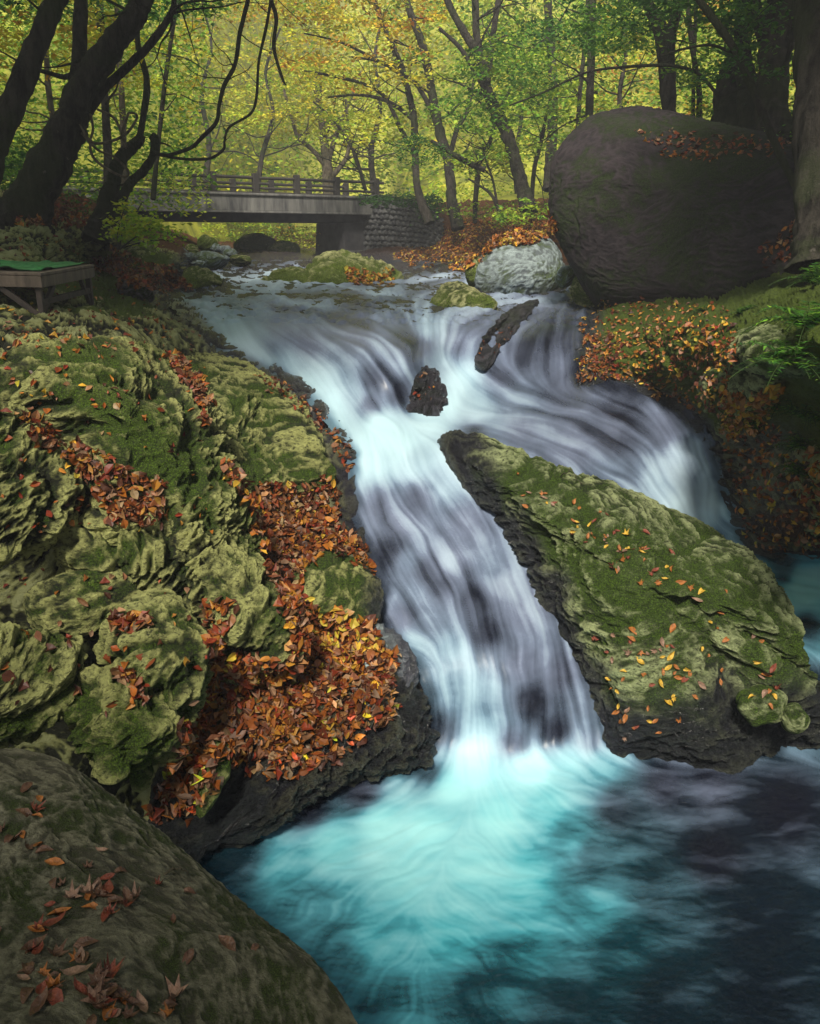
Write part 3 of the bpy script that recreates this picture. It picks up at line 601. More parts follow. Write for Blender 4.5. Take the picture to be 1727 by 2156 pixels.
def pick(pal, n):
    """pal: 'Y' or [('Y', weight), ...]"""
    if isinstance(pal, str): pal = [(pal, 1)]
    cols = np.array([c for k, w in pal for c in PAL[k]]); wts = np.array([w / len(PAL[k]) for k, w in pal for c in PAL[k]], float)
    c = cols[rng.choice(len(cols), n, p=wts / wts.sum())]
    return np.clip(c * rng.uniform(.65, 1.25, (n, 1)) * rng.uniform(.9, 1.1, (n, 3)), 0, 1)
def leaf_geo(P, Z, X, size, cols, fold=.25, wide=.55):
    """one folded leaf (two quads) at each P, lying square to Z, pointing along X"""
    n = len(P); Z = Z / np.linalg.norm(Z, axis=1, keepdims=True); X = X - (X * Z).sum(1, keepdims=True) * Z
    X /= np.linalg.norm(X, axis=1, keepdims=True) + 1e-9; Y = np.cross(Z, X); s = np.asarray(size).reshape(-1, 1) * np.ones((n, 1))
    w = wide * rng.uniform(.75, 1.2, (n, 1)); f = fold * rng.uniform(-.4, 1.3, (n, 1)); c = rng.uniform(-.25, .25, (n, 1))
    base = P - X * s * .5 + Z * s * c * .5; tip = P + X * s * .5 + Z * s * c
    Lm = P + Y * s * w * .5 + Z * s * f * .5 - X * s * .06; Rm = P - Y * s * w * .5 + Z * s * f * .5 - X * s * .06; M = P - Z * s * .02 + X * s * .05
    V = np.stack([base, Lm, tip, M, Rm], 1).reshape(-1, 3); o = np.arange(n)[:, None] * 5
    Fq = np.concatenate([o + np.array([[0, 3, 2, 1]]), o + np.array([[0, 4, 2, 3]])])
    return V, Fq, np.repeat(cols, 5, axis=0)
def rnd_dirs(n, flat=1.0):
    d = rng.normal(size=(n, 3)); d[:, 2] *= flat; return d / np.linalg.norm(d, axis=1, keepdims=True)
def sprays(C, k, R, size, pal, thick=.10, droop=.25, tilt=.7):
    """k leaves spread over a flat horizontal spray round each centre"""
    n = len(C); R = np.asarray(R).reshape(-1, 1) * np.ones((n, 1))
    a = rng.uniform(0, 2 * np.pi, (n, k)); el = rng.uniform(.45, 1.0, (n, 1)); ori = rng.uniform(0, np.pi, (n, 1)); r = np.sqrt(rng.uniform(0, 1, (n, k))) * R
    x = r * np.cos(a); y = r * np.sin(a) * el; X = x * np.cos(ori) - y * np.sin(ori); Y = x * np.sin(ori) + y * np.cos(ori)
    tx = rng.normal(0, .12, (n, 1)); ty = rng.normal(0, .12, (n, 1))
    Z = rng.normal(0, thick, (n, k)) * R - droop * (r ** 2) / np.maximum(R, .01) + X * tx + Y * ty
    P = (C[:, None] + np.stack([X, Y, Z], -1)).reshape(-1, 3); N_ = n * k
    Zd = rnd_dirs(N_) * tilt + np.array([0, 0, 1.0]); Xd = rnd_dirs(N_, .3)
    tint = pick(pal, n)                                # each spray keeps to one hue, its leaves vary round it
    own = pick(pal, N_); cols = .55 * np.repeat(tint, k, axis=0) + .45 * own
    return leaf_geo(P, Zd, Xd, size * rng.uniform(.7, 1.25, N_), cols)
def join(parts):
    V, Fq, Cc, o = [], [], [], 0
    for v, f, c in parts: V.append(v); Fq.append(f + o); Cc.append(c); o += len(v)
    return np.concatenate(V), np.concatenate(Fq), np.concatenate(Cc)
def clump(px, py, rx, ry, D0, D1, n, k, R, size, pal, thick=.1):
    t = rng.uniform(0, 2 * np.pi, n); r = np.sqrt(rng.uniform(0, 1, n)); D = rng.uniform(D0, D1, n)
    C = unproj(px + rx * r * np.cos(t), py + ry * r * np.sin(t), D)
    return sprays(C, k, R * rng.uniform(.6, 1.3, n), size, pal, thick)
def shade_clump(c, r, n, k, R, size, pal):  # unseen leaf mass added to block light
    C = np.array(c) + rnd_dirs(n) * np.array(r) * (rng.uniform(0, 1, (n, 1)) ** .4); return sprays(C, k, R * rng.uniform(.7, 1.3, n), size, pal)

# ------------------------------------------------------------ branches
def smooth_path(P, n_per=6):
    P = np.array(P, float); m = len(P); out = []
    for i in range(m - 1):
        p0, p1, p2, p3 = P[max(i - 1, 0)], P[i], P[i + 1], P[min(i + 2, m - 1)]
        for u in np.linspace(0, 1, n_per, endpoint=False):
            out.append(.5 * ((2 * p1) + (-p0 + p2) * u + (2 * p0 - 5 * p1 + 4 * p2 - p3) * u * u + (-p0 + 3 * p1 - 3 * p2 + p3) * u ** 3))
    out.append(P[-1]); return np.array(out)
def tube(P, seg=10, knot=.12, n_per=6, smooth=True):
    """P rows: x, y, z, radius"""
    S = smooth_path(P, n_per) if smooth else np.array(P, float); C = S[:, :3]; r = np.maximum(S[:, 3], .002)
    T = np.gradient(C, axis=0); T /= np.linalg.norm(T, axis=1, keepdims=True) + 1e-9
    ref = np.array([0.3, 1, .2]); U = np.cross(T, ref); U /= np.linalg.norm(U, axis=1, keepdims=True) + 1e-9; W = np.cross(T, U)
    a = np.linspace(0, 2 * np.pi, seg, endpoint=False)
    ring = C[:, None] + r[:, None, None] * (np.cos(a)[None, :, None] * U[:, None] + np.sin(a)[None, :, None] * W[:, None])
    dirs = ring - C[:, None]
    if S[:, 3].max() > .09:
        bk = ridged(ring.reshape(-1, 3) * np.array([7., 7., 1.3]), 3).reshape(ring.shape[:2]) - .5; ring = ring + dirs / r[:, None, None] * bk[..., None] * np.minimum(r, .3)[:, None, None] * .22
    q = ring.reshape(-1, 3) / np.maximum(np.repeat(r, seg)[:, None] * 2.2, .01)
    kn = fbm(ring.reshape(-1, 3) * 5, 2).reshape(ring.shape[:2]) * knot + fbm(q * .8, 2).reshape(ring.shape[:2]) * knot
    ring = ring + dirs * kn[..., None]
    V = ring.reshape(-1, 3); Fq = grid_faces(len(C), seg, wrap=True); return V, Fq, np.zeros((len(V), 3))
def spath(pts, D, D1=None, root=False):
    out = []; m = len(pts)
    for i, (x, y, w) in enumerate(pts):
        d = D if D1 is None else D + (D1 - D) * i / (m - 1)
        p = unproj(x, y, d); out.append([*p, w * d / F_PX / 2])
    return out
def twigs(P, n, length, spread=.9, up=.25, t0=.3, rfrac=.45, sub=2, bias=None):
    """side branches off a path, each with finer ones"""
    S = smooth_path(P, 6); out = []; tips = []
    for _ in range(n):
        i = int(rng.uniform(t0, .98) * (len(S) - 1)); p = S[i, :3]; r = S[i, 3] * rfrac
        d = rng.normal(size=3) * np.array([1, .8, .5]) * spread; d[2] += up
        if bias is not None: d = d + np.array(bias)
        d /= np.linalg.norm(d); L = length * rng.uniform(.5, 1.2); q = [[*p, r]]; pos = p.copy()
        for s in range(6):
            d = d + rng.normal(size=3) * .22; d[2] += .04; d /= np.linalg.norm(d); pos = pos + d * L / 6; q.append([*pos, r * (1 - (s + 1) / 6.6)])
        out.append(tube(q, 5, .05, 3)); tips.append(pos)
        if sub:
            o2, t2 = twigs(q, sub, L * .5, 1.0, .15, .3, .55, 0); out += o2; tips += t2
    return out, tips
def tree(name, base, label, trunks, crown=None, bark=None, twig=(), vines=None, group=None, cat='tree', leafmat=None):
    root = empty(name, base); tag(root, label, cat, group)
    parts = [tube(P, 40, n_per=26) if max(q[3] for q in P) > .09 else tube(P, 12 if max(q[3] for q in P) > .05 else 7) for P in trunks]
    for a in twig: parts += twigs(*a[0], **a[1])[0]
    V, Fq, _ = join(parts); t = mesh_np('trunk', V, Fq, bark or M_bark); adopt(t, root)
    if vines:
        V, Fq, _ = join([tube(P, 7, .1) for P in vines]); adopt(mesh_np('vine', V, Fq, M_bark2), root)
    if crown:
        V, Fq, c = join(crown); adopt(mesh_np('crown', V, Fq, leafmat or M_leaf, dict(col=c)), root)  # on some trees this mesh also holds added, unseen shade foliage
    return root

# ------------------------------------------------------------ fallen leaves, laid where rays find rock and soil
bpy.context.view_layer.update()
DG = bpy.context.evaluated_depsgraph_get()
def drop_points(poly, n, skip=('stream_water',), avoid=None, feather=5.):
    P = np.array(poly, float); x0, y0 = P.min(0); x1, y1 = P.max(0); out = []
    need = n; tries = 0; x0 -= 12; x1 += 12; y0 -= 12; y1 += 12
    while need > 0 and tries < 30:
        X = rng.uniform(x0, x1, need * 2 + 8); Y = rng.uniform(y0, y1, need * 2 + 8); k = sdf(X, Y, poly) + 15 * fbm(np.stack([X / 38, Y / 38, X * 0 + x0 / 50], -1), 3) + feather * .8 - rng.exponential(feather + .01, len(X)) > 0; tries += 1
        for x, y in zip(X[k][:need], Y[k][:need]):
            tgt = unproj(x, y, 1.0); d = Vector(tgt) - Vector((0, 0, EYE))
            hit, loc, nor, fi, ob, _ = sc.ray_cast(DG, Vector((0, 0, EYE)), d.normalized())
            need -= 1
            if hit and not any(ob.name.startswith(s) for s in skip) and (avoid is None or ob != avoid):
                if nor.dot(d) > 0: nor = -nor
                out.append((loc, nor))
    return out
def curl_geo(P, Z, X, size, cols):
    """fallen leaves: 4 x 3 grid each, curled along and across"""
    n = len(P); Z = Z / np.linalg.norm(Z, axis=1, keepdims=True); X = X - (X * Z).sum(1, keepdims=True) * Z
    X /= np.linalg.norm(X, axis=1, keepdims=True) + 1e-9; Y = np.cross(Z, X); s = size.reshape(-1, 1)
    c1 = rng.uniform(.1, 1.3, (n, 1)); c2 = rng.normal(0, .7, (n, 1)); w = rng.uniform(.45, .95, (n, 1)); jag = rng.uniform(.75, 1.25, (n, 5, 2)); V = []
    for i, (u, wd) in enumerate(((-.5, .06), (-.28, .62), (0., 1.), (.27, .66), (.52, .05))):
        for v in (-1, 0, 1):
            k = jag[:, i, 0 if v < 0 else 1][:, None]; y = v * wd * w * .5 * k
            V.append(P + s * (X * u + Y * y * (1 - .25 * c1 * abs(v)) + Z * (c1 * y * y * 2.2 + c2 * u * u * .8 + (.02 if v == 0 else 0) * -1)))
    V = np.stack(V, 1).reshape(-1, 3); q = np.array([[r * 3 + c, r * 3 + c + 1, r * 3 + c + 4, r * 3 + c + 3] for r in range(4) for c in range(2)])
    Fq = (np.arange(n)[:, None, None] * 15 + q[None]).reshape(-1, 4); col = np.repeat(cols[:, None], 15, 1) * rng.uniform(.75, 1.15, (n, 15, 1))
    return V, Fq, np.clip(col.reshape(-1, 3), 0, 1)
def litter_geo(pts_, size, pal, lift=.012, tilt=.45):
    if not pts_: return None
    P = np.array([p for p, _ in pts_]); Nn = np.array([n for _, n in pts_]); Nn = Nn + np.array([0, 0, .4]); Nn /= np.linalg.norm(Nn, axis=1, keepdims=True)
    n = len(P); P = P + Nn * (rng.uniform(.3, 1, (n, 1)) * lift)
    Z = Nn + rnd_dirs(n) * tilt * rng.uniform(.3, 1.6, (n, 1)); return curl_geo(P, Z, rnd_dirs(n), size * .92 * rng.uniform(.45, 1.3, n), pick(pal, n))
def litter(name, areas, label):
    parts = [g for g in (litter_geo(drop_points(a['poly'], a['n'], avoid=ROCKS[2]), a['size'], a['pal'], a.get('lift', .012), a.get('tilt', .45)) for a in areas) if g]
    V, Fq, c = join(parts); o = mesh_np(name, V, Fq, M_litter, dict(col=c), smooth=False); tag(o, label, 'leaf litter', None, 'stuff'); return o
DRIFT = [(475,985),(520,1020),(600,1022),(700,1015),(712,1100),(770,1160),(790,1215),(740,1180),(690,1170),(640,1200),(640,1260),(700,1300),(780,1320),(830,1400),(830,1450),(760,1480),(720,1530),(640,1560),(560,1560),(500,1500),(440,1480),(440,1400),(500,1385),(600,1400),(628,1350),(600,1280),(560,1200),(545,1140),(520,1060)]
LOW = [(440,1480),(640,1540),(820,1440),(835,1500),(700,1610),(560,1640),(470,1600),(430,1700),(330,1740),(310,1700),(370,1600),(380,1540)]
litter('fallen_leaves', [
    dict(poly=DRIFT, n=3900, size=.062, pal=[('L', 8), ('LY', 1)], lift=.045, tilt=.9),
    dict(poly=LOW, n=950, size=.065, pal=[('L', 8), ('Y', .2), ('R', .6), ('B', 3)], lift=.04, tilt=.9),
    dict(poly=[(640,1300),(740,1290),(840,1400),(700,1420)], n=300, size=.07, pal='LY', lift=.05)], 'thick drift of rust orange fallen leaves between the left bank rocks and the main waterfall')
litter('fallen_leaves', [
    dict(poly=[(355,755),(385,750),(420,790),(440,860),(430,880),(400,820)], n=260, size=.065, pal='L', lift=.03),
    dict(poly=[(20,880),(80,870),(140,930),(260,980),(380,1040),(300,1090),(230,1070),(180,1010),(100,950)], n=300, size=.06, pal='L', lift=.03),
    dict(poly=[(230,1060),(330,1070),(300,1110),(230,1100)], n=130, size=.06, pal='L', lift=.03),
    dict(poly=[(240,1300),(330,1290),(310,1330),(240,1330)], n=70, size=.065, pal='L', lift=.03),
    dict(poly=[(430,1270),(490,1270),(470,1400),(440,1400)], n=120, size=.06, pal='L', lift=.03),
    dict(poly=[(230,1380),(270,1400),(310,1480),(290,1490)], n=50, size=.06, pal='L', lift=.03),
    dict(poly=[(0,1200),(400,1210),(500,1500),(0,1500)], n=60, size=.055, pal='L'),
    dict(poly=[(0,730),(420,760),(530,1130),(0,1130)], n=150, size=.045, pal=[('L', 8), ('LY', 2)]),
    dict(poly=[(540,790),(600,800),(700,900),(745,960),(740,1010),(700,930),(640,870)], n=160, size=.055, pal='L')], 'scattered orange leaves caught in cracks of the left bank rocks')
litter('fallen_leaves', [
    dict(poly=[(230,520),(330,560),(400,590),(400,610),(330,612),(250,590),(200,560)], n=1000, size=.075, pal='L', lift=.03),
    dict(poly=[(0,500),(250,520),(330,610),(420,690),(420,740),(0,740)], n=330, size=.05, pal=[('L', 4), ('LY', 1)]),
    dict(poly=[(20,410),(150,400),(260,480),(120,480),(20,470)], n=700, size=.09, pal='L', lift=.03)], 'leaves strewn over the mossy upper left bank behind the table')
litter('fallen_leaves', [
    dict(poly=[(820,540),(900,490),(1000,465),(1100,450),(1165,440),(1165,505),(1100,512),(1040,522),(1005,548),(980,568),(900,560)], n=3800, size=.10, pal=[('L', 2), ('LY', 3), ('O', .5)], lift=.03),
    dict(poly=[(862,780),(935,780),(935,870),(865,870)], n=14, size=.05, pal='L'),
    dict(poly=[(1000,700),(1130,640),(1100,700),(1030,770)], n=26, size=.05, pal='L'),
    dict(poly=[(720,570),(830,575),(830,600),(740,604)], n=220, size=.09, pal='LY')], 'orange leaves covering the far right bank beside the bridge wall')
litter('fallen_leaves', [
    dict(poly=[(1235,640),(1400,635),(1520,640),(1560,700),(1540,800),(1530,880),(1430,850),(1300,800),(1215,800),(1215,700)], n=1150, size=.055, pal=[('LY', 2), ('L', 2)], lift=.015),
    dict(poly=[(1215,700),(1300,700),(1300,800),(1215,800)], n=250, size=.062, pal='L', lift=.02),
    dict(poly=[(1530,820),(1650,820),(1620,900),(1520,930)], n=300, size=.065, pal='LY', lift=.02),
    dict(poly=[(1520,900),(1640,880),(1800,1000),(1800,1160),(1600,1160),(1540,1060)], n=620, size=.055, pal=[('LY', 2), ('L', 3)], lift=.02),
    dict(poly=[(1340,275),(1560,285),(1660,300),(1640,320),(1480,345),(1400,330)], n=230, size=.07, pal='L', lift=.01),
    dict(poly=[(1600,520),(1727,430),(1727,560),(1620,560)], n=160, size=.07, pal='L', lift=.02)], 'yellow and orange leaves over the mossy right bank and the huge boulder')

# ---- the leaves one can tell apart: each its own object, copied from a few shapes
def curled_leaf(kind, seed):
    r = random.Random(seed)
    if kind == 'oval': out = [(-.5, 0), (-.3, .17), (-.05, .25), (.2, .19), (.38, .08), (.52, 0), (.38, -.08), (.2, -.19), (-.05, -.25), (-.3, -.17)]
    else:
        out = []
        for i in range(14):
            a = math.pi * 2 * i / 14; rr = (.5 if i % 2 == 0 else .24) * (1 - .25 * (abs(math.pi - a) < .5)); out.append((rr * math.cos(a), rr * math.sin(a)))
    c1, c2, tw = r.uniform(.8, 1.9), r.uniform(-.9, 1.1), r.uniform(-.9, .9)
    def bend(x, y): return (x, y * (1 - .35 * abs(y) * c1), c1 * y * y * 1.6 + c2 * x * x + tw * x * y + .02 * math.sin(9 * x + seed))
    V = [bend(0, 0)]; Fc = []; n = len(out)
    for t in (.5, 1.0):
        for x, y in out: V.append(bend(x * t, y * t))
    for i in range(n):
        j = (i + 1) % n; Fc.append((0, 1 + i, 1 + j)); Fc.append((1 + i, 1 + n + i, 1 + n + j, 1 + j))
    me = bpy.data.meshes.new('leaf'); me.from_pydata(V, [], Fc); me.update()
    for p in me.polygons: p.use_smooth = True
    return me
def vein_leaf_mat(name, col):
    m, nt, b, out = newmat(name); n = noise_n(nt, 3.5, 5, .6)
    nt.links.new(ramp(nt, n, [(.35, tuple(v * .5 for v in col)), (.6, col)]), b.inputs['Base Color']); b.inputs['Roughness'].default_value = .5
    bump(nt, b, n, .4, .05); return m
LM = dict(orange=(.32, .11, .018), brown=(.10, .045, .022), red=(.19, .04, .018), yellow=(.52, .32, .03), tan=(.24, .14, .09), lime=(.38, .42, .05))
LMESH = {}
for cn, cv in LM.items():
    mm = vein_leaf_mat(cn + '_leaf', cv)
    for k, s in (('oval', 1), ('oval', 2), ('oval', 5), ('maple', 3)):
        me = curled_leaf(k, s + len(cn)); me.materials.append(mm); LMESH.setdefault(cn, []).append(me)
def leaves_on(poly, n, size, cols, where, group):
    for loc, nor in drop_points(poly, n, skip=('stream_water', 'fallen_leaves', 'fallen_leaf')):
        cn = random.choice(cols); o = bpy.data.objects.new('fallen_leaf', random.choice(LMESH[cn])); COL.objects.link(o)
        z = (nor + Vector((0, 0, .5)) + Vector(rng.normal(size=3) * .22)).normalized(); s = size * random.uniform(.6, 1.3)
        o.rotation_mode = 'QUATERNION'; o.rotation_quaternion = z.to_track_quat('Z', 'Y') @ Matrix.Rotation(random.uniform(0, 6.28), 4, 'Z').to_quaternion()
        o.scale = (s, s, s); o.location = loc + nor * s * .10
        tag(o, '%s fallen leaf lying %s' % (cn, where), 'leaf', '%s leaves %s' % (cn, where))
near = 'on the pale boulder in the near left corner'
for poly, n in (([(0,1680),(60,1640),(130,1760),(240,1800),(240,1860),(130,1880),(60,1840)], 16), ([(100,1900),(200,1870),(270,1900),(250,1950),(130,1950)], 16), ([(0,1960),(80,1960),(230,2060),(380,2080),(400,2140),(250,2156),(120,2130),(20,2060)], 46), ([(0,1600),(350,1800),(600,2050),(500,2156),(0,2156)], 20)):
    leaves_on(poly, n, .052, ['brown', 'brown', 'brown', 'orange', 'tan', 'red'], near, None)
mid = 'on the large boulder between the two waterfalls'
for poly, n in (([(1080,990),(1250,1060),(1400,1130),(1450,1180),(1300,1180),(1100,1080)], 34), ([(1220,1120),(1350,1150),(1500,1250),(1450,1280),(1250,1180)], 28), ([(1230,1340),(1400,1320),(1440,1420),(1480,1480),(1380,1560),(1320,1580),(1290,1480)], 44), ([(1450,1180),(1600,1300),(1650,1450),(1450,1500),(1300,1300)], 26), ([(1550,1420),(1650,1440),(1620,1520)], 5)):
    leaves_on(poly, n, .055, ['orange', 'orange', 'red', 'yellow', 'tan'], mid, None)
low = 'on the leaf drift left of the main waterfall'
leaves_on([(520,1420),(720,1380),(800,1450),(680,1620),(500,1640),(420,1560)], 40, .070, ['orange', 'red', 'orange', 'brown', 'tan', 'yellow', 'brown'], low, None)
# ------------------------------------------------------------ bridge
M_conc = flat_noise_mat('stained_concrete', (.06, .06, .065), (.24, .235, .22), 3.2, .9, mscale=(1.5, 1.5, .22))
M_concd = flat_noise_mat('dark_concrete', (.035, .035, .04), (.085, .08, .085), 3, .95)
M_post = flat_noise_mat('railing_wood', (.02, .018, .017), (.05, .042, .036), 9, .85, mscale=(1, 1, .3))
M_wood = flat_noise_mat('weathered_wood', (.05, .038, .028), (.15, .115, .085), 14, .8, mscale=(1, 1, .25))
M_woodd = flat_noise_mat('dark_wood', (.022, .018, .016), (.06, .045, .035), 14, .85)
def box_geo(c, ax, ay, az, hx_, hy_, hz_, bev=.0):
    c, ax, ay, az = map(lambda v: np.array(v, float), (c, ax, ay, az)); V = []
    for sz in (-1, 1):
        for sx, sy in ((-1, -1), (1, -1), (1, 1), (-1, 1)): V.append(c + ax * sx * hx_ + ay * sy * hy_ + az * sz * hz_)
    Fq = np.array([[3, 2, 1, 0], [4, 5, 6, 7], [0, 1, 5, 4], [1, 2, 6, 5], [2, 3, 7, 6], [3, 0, 4, 7]]); return np.array(V), Fq, np.zeros((8, 3))
def add_geo(name, parts, mat, root, bevel=.012):
    V, Fq, _ = join(parts); o = mesh_np(name, V, Fq, mat, smooth=False)
    if bevel:
        b = o.modifiers.new('b', 'BEVEL'); b.width = bevel; b.segments = 2
    adopt(o, root); return o
PL, PR = unproj(304, 403, 22.), unproj(770, 417, 25.7); PR[2] = PL[2]
ex = (PR - PL) / np.linalg.norm(PR - PL); ey = np.array([-ex[1], ex[0], 0.]); ez = np.array([0, 0, 1.]); Lb = np.linalg.norm(PR - PL)
def bp(s, t, h): return PL + ex * s + ey * t + ez * h
def s_at(px):                       # station along the near parapet seen in column px
    a = (px - CX) / F_PX; best, bs = 1e9, 0
    for s in np.linspace(-4, Lb + 4, 3000):
        q = proj(bp(s, 0, .3)); 
        if abs(q[0] - px) < best: best, bs = abs(q[0] - px), s
    return bs
bridge = empty('footbridge', bp(Lb / 2, 1.4, -1.9)); tag(bridge, 'concrete road bridge with dark post and rail parapet over the stream', 'bridge')
s0, s1 = -3.6, Lb + .75; sm, sh_ = (s0 + s1) / 2, (s1 - s0) / 2
add_geo('deck', [box_geo(bp(sm, 1.4, -.23), ex, ey, ez, sh_, 1.4, .22), box_geo(bp(sm, 1.4, .01), ex, ey, ez, sh_, 1.45, .035)], M_conc, bridge, .02)
add_geo('kerb', [box_geo(bp(sm, 1.4, -.475), ex, ey, ez, sh_, 1.44, .03)], M_conc, bridge)
add_geo('beam', [box_geo(bp(sm, .35 + .2, -.62), ex, ey, ez, sh_, .2, .118), box_geo(bp(sm, 2.2, -.62), ex, ey, ez, sh_, .2, .118)], M_concd, bridge)
for side, t in ((0, .10), (1, 2.7)):
    for px in (268, 360, 452, 541, 628, 712.6, 795.4):
        s = s_at(px) + (.35 if side else 0)
        add_geo('railing_post', [box_geo(bp(s, t, .31), ex, ey, ez, .085, .085, .285)], M_post, bridge)
    for h, rr in ((.47, .045), (.19, .04)):
        P = [[*bp(s, t + .001, h + .006 * math.sin(s * 3)), rr] for s in np.linspace(s0, s1, 12)]
        V, Fq, _ = tube(P, 8, .04, 2); adopt(mesh_np('rail', V, Fq, M_post), bridge)
sa = s_at(697); pw = .98
def frustum(s, t, zt, zb, wt, wb, dt, db):
    V = np.array([bp(s + sx * w, t + sy * d, z) for z, w, d in ((zb, wb, db), (zt, wt, dt)) for sx, sy in ((-1, -1), (1, -1), (1, 1), (-1, 1))])
    return V, np.array([[3, 2, 1, 0], [4, 5, 6, 7], [0, 1, 5, 4], [1, 2, 6, 5], [2, 3, 7, 6], [3, 0, 4, 7]]), np.zeros((8, 3))
add_geo('pier', [frustum(sa + 1.02, 1.25, -.742, -1.75, .44, .48, .95, 1.02)], M_concd, bridge, .03)
add_geo('pier_footing', [frustum(sa + 1.08, 1.2, -1.60, -2.1, .46, .52, 1.12, 1.16)], M_conc, bridge, .03)

# cobble retaining wall right of the bridge
def cobble_wall():
    u = np.linspace(0, 1, 330); v = np.linspace(0, 1, 150); UU, VV = np.meshgrid(u, v)
    px = 758 + UU * 178; D = 26.2 - 3.6 * UU ** 1.3 + .5 * VV
    top = np.interp(UU, [0, .35, .8, 1], [410, 411, 425, 462]); py = top + VV * (552 - top); P = unproj(px, py, D)
    n = normals(P); w = UU * 8.2; h = VV * 5.2
    best = np.full(UU.shape, 9.); sec = best.copy(); r2 = np.random.default_rng(3)
    for i in range(-1, 20):
        for j in range(-1, 14):
            cx_, cy_ = (i + .5 * (j % 2)) * .46 + r2.uniform(-.1, .1), j * .42 + r2.uniform(-.09, .09)
            d = np.sqrt((w - cx_) ** 2 + (h - cy_) ** 2); sec = np.minimum(sec, np.maximum(best, d)); best = np.minimum(best, d)
    gap = sec - best; rel = sstep(0, .22, gap); P = P + n * (rel * .11 + fbm(P * 7, 3) * .02)[..., None]
    return P, rel
Pc, relc = cobble_wall()
wall = mesh_np('retaining_wall', Pc, grid_faces(*relc.shape), flat_noise_mat('cobble', (.05, .05, .055), (.17, .17, .17), 4, .9), smooth=True)
tag(wall, 'rounded cobble retaining wall right of the bridge pier', 'wall')
Vt, Ft, ct = join([clump(850, 418, 90, 12, 22.5, 26, 60, 22, .35, .11, 'DG'), clump(905, 440, 30, 22, 22, 24, 25, 20, .3, .1, 'DG')])
ivy = mesh_np('climbing_plant', Vt, Ft, M_leaf, dict(col=ct)); tag(ivy, 'dark green creeper hanging over the top of the cobble wall', 'climbing plant')

# ------------------------------------------------------------ table by the water
C0, R0, L0 = unproj(86, 574, 5.4), unproj(199, 556, 6.4), unproj(0, 571, 5.42)
dx = (L0 - C0); dx[2] *= 1; dx /= np.linalg.norm(dx); dy = (R0 - C0); Ly = np.linalg.norm(dy); dy /= Ly; dx = dx - dy * (dx @ dy); dx /= np.linalg.norm(dx)
dz = np.cross(dy, dx); dz = dz if dz[2] > 0 else -dz; Lx = .86
def tp(a, b, h=0): return C0 + dx * a + dy * b + dz * h
table = empty('low_table', tp(Lx / 2, Ly / 2, -.32)); tag(table, 'low weathered wooden table with green mat on its top on the left bank', 'table')
add_geo('table_top', [box_geo(tp(Lx / 2, Ly / 2, -.012), dx, dy, dz, Lx / 2, Ly / 2, .010)], M_wood, table, .004)
for a, b, hx2, hy2 in ((Lx / 2, .012, Lx / 2 - .003, .011), (Lx / 2, Ly - .012, Lx / 2 - .003, .011), (.012, Ly / 2, .011, Ly / 2 - .025), (Lx - .012, Ly / 2, .011, Ly / 2 - .025)):
    add_geo('apron', [box_geo(tp(a, b, -.062), dx, dy, dz, hx2, hy2, .037)], M_wood, table, .004)
def gz(x, y):                                       # ground below a point
    hit, loc, *_ = sc.ray_cast(DG, Vector((x, y, C0[2] - .03)), Vector((0, 0, -1))); return loc.z if hit else C0[2] - .32
for a in (.045, Lx - .045):
    for b in (.045, Ly - .045):
        t_ = tp(a, b, -.102); g_ = gz(t_[0], t_[1]) - .01
        add_geo('leg', [box_geo((t_[0], t_[1], (t_[2] + g_) / 2), dx, dy, ez, .019, .019, (t_[2] - g_) / 2)], M_woodd, table, .003)
def bar(p, q, r=.014):
    p, q = np.array(p), np.array(q); d = q - p; L_ = np.linalg.norm(d); d /= L_; s_ = np.cross(d, [0, 0, 1.]); s_ /= np.linalg.norm(s_); return box_geo((p + q) / 2, d, s_, np.cross(d, s_), L_ / 2, r, r * 1.3)
for (a0, b0), (a1, b1) in (((.03, .26), (.05, .06)), ((.03, Ly - .26), (.05, Ly - .06)), ((.30, .03), (.06, .04)), ((Lx - .3, .03), (Lx - .06, .04)), ((Lx - .03, .26), (Lx - .05, .06))):
    add_geo('brace', [bar(tp(a0, b0, -.10), tp(a1, b1, -.29))], M_woodd, table, .003)
add_geo('stretcher', [bar(tp(.045, .07, -.20), tp(.045, Ly - .07, -.20), .016)], M_woodd, table, .003)
add_geo('stretcher', [bar(tp(Lx - .045, .07, -.20), tp(Lx - .045, Ly - .07, -.20), .016)], M_woodd, table, .003)
um, vm = np.meshgrid(np.linspace(.05, Lx + .02, 60), np.linspace(.10, Ly - .02, 60))
hm = .008 + .022 * np.maximum(0, fbm(np.stack([um * 6, vm * 4, um * 0], -1), 3)) + .018 * np.exp(-((um - .25) / .05) ** 2) * sstep(.5, .1, vm)
Pm_ = np.array(C0) + um[..., None] * dx + vm[..., None] * dy + hm[..., None] * dz
vm2 = np.concatenate([Pm_, Pm_[::-1] - dz * .006]); mat_o = mesh_np('green_mat', vm2, grid_faces(120, 60), flat_noise_mat('green_felt', (.012, .10, .025), (.03, .20, .045), 30, .95))
tag(mat_o, 'rumpled bright green mat lying over the wooden table', 'mat')
for i, (a, b, w_) in enumerate(((.62, .55, .10), (.45, .25, .07))):
    Vb, Fb, _ = box_geo(tp(a, b, .034), dx, dy, dz, w_, .022, .004); o = mesh_np('flat_stick', Vb, Fb, M_woodd, smooth=False)
    tag(o, ('longer dark flat stick on the far half of the green mat', 'shorter dark flat stick near the front of the green mat')[i], 'stick')

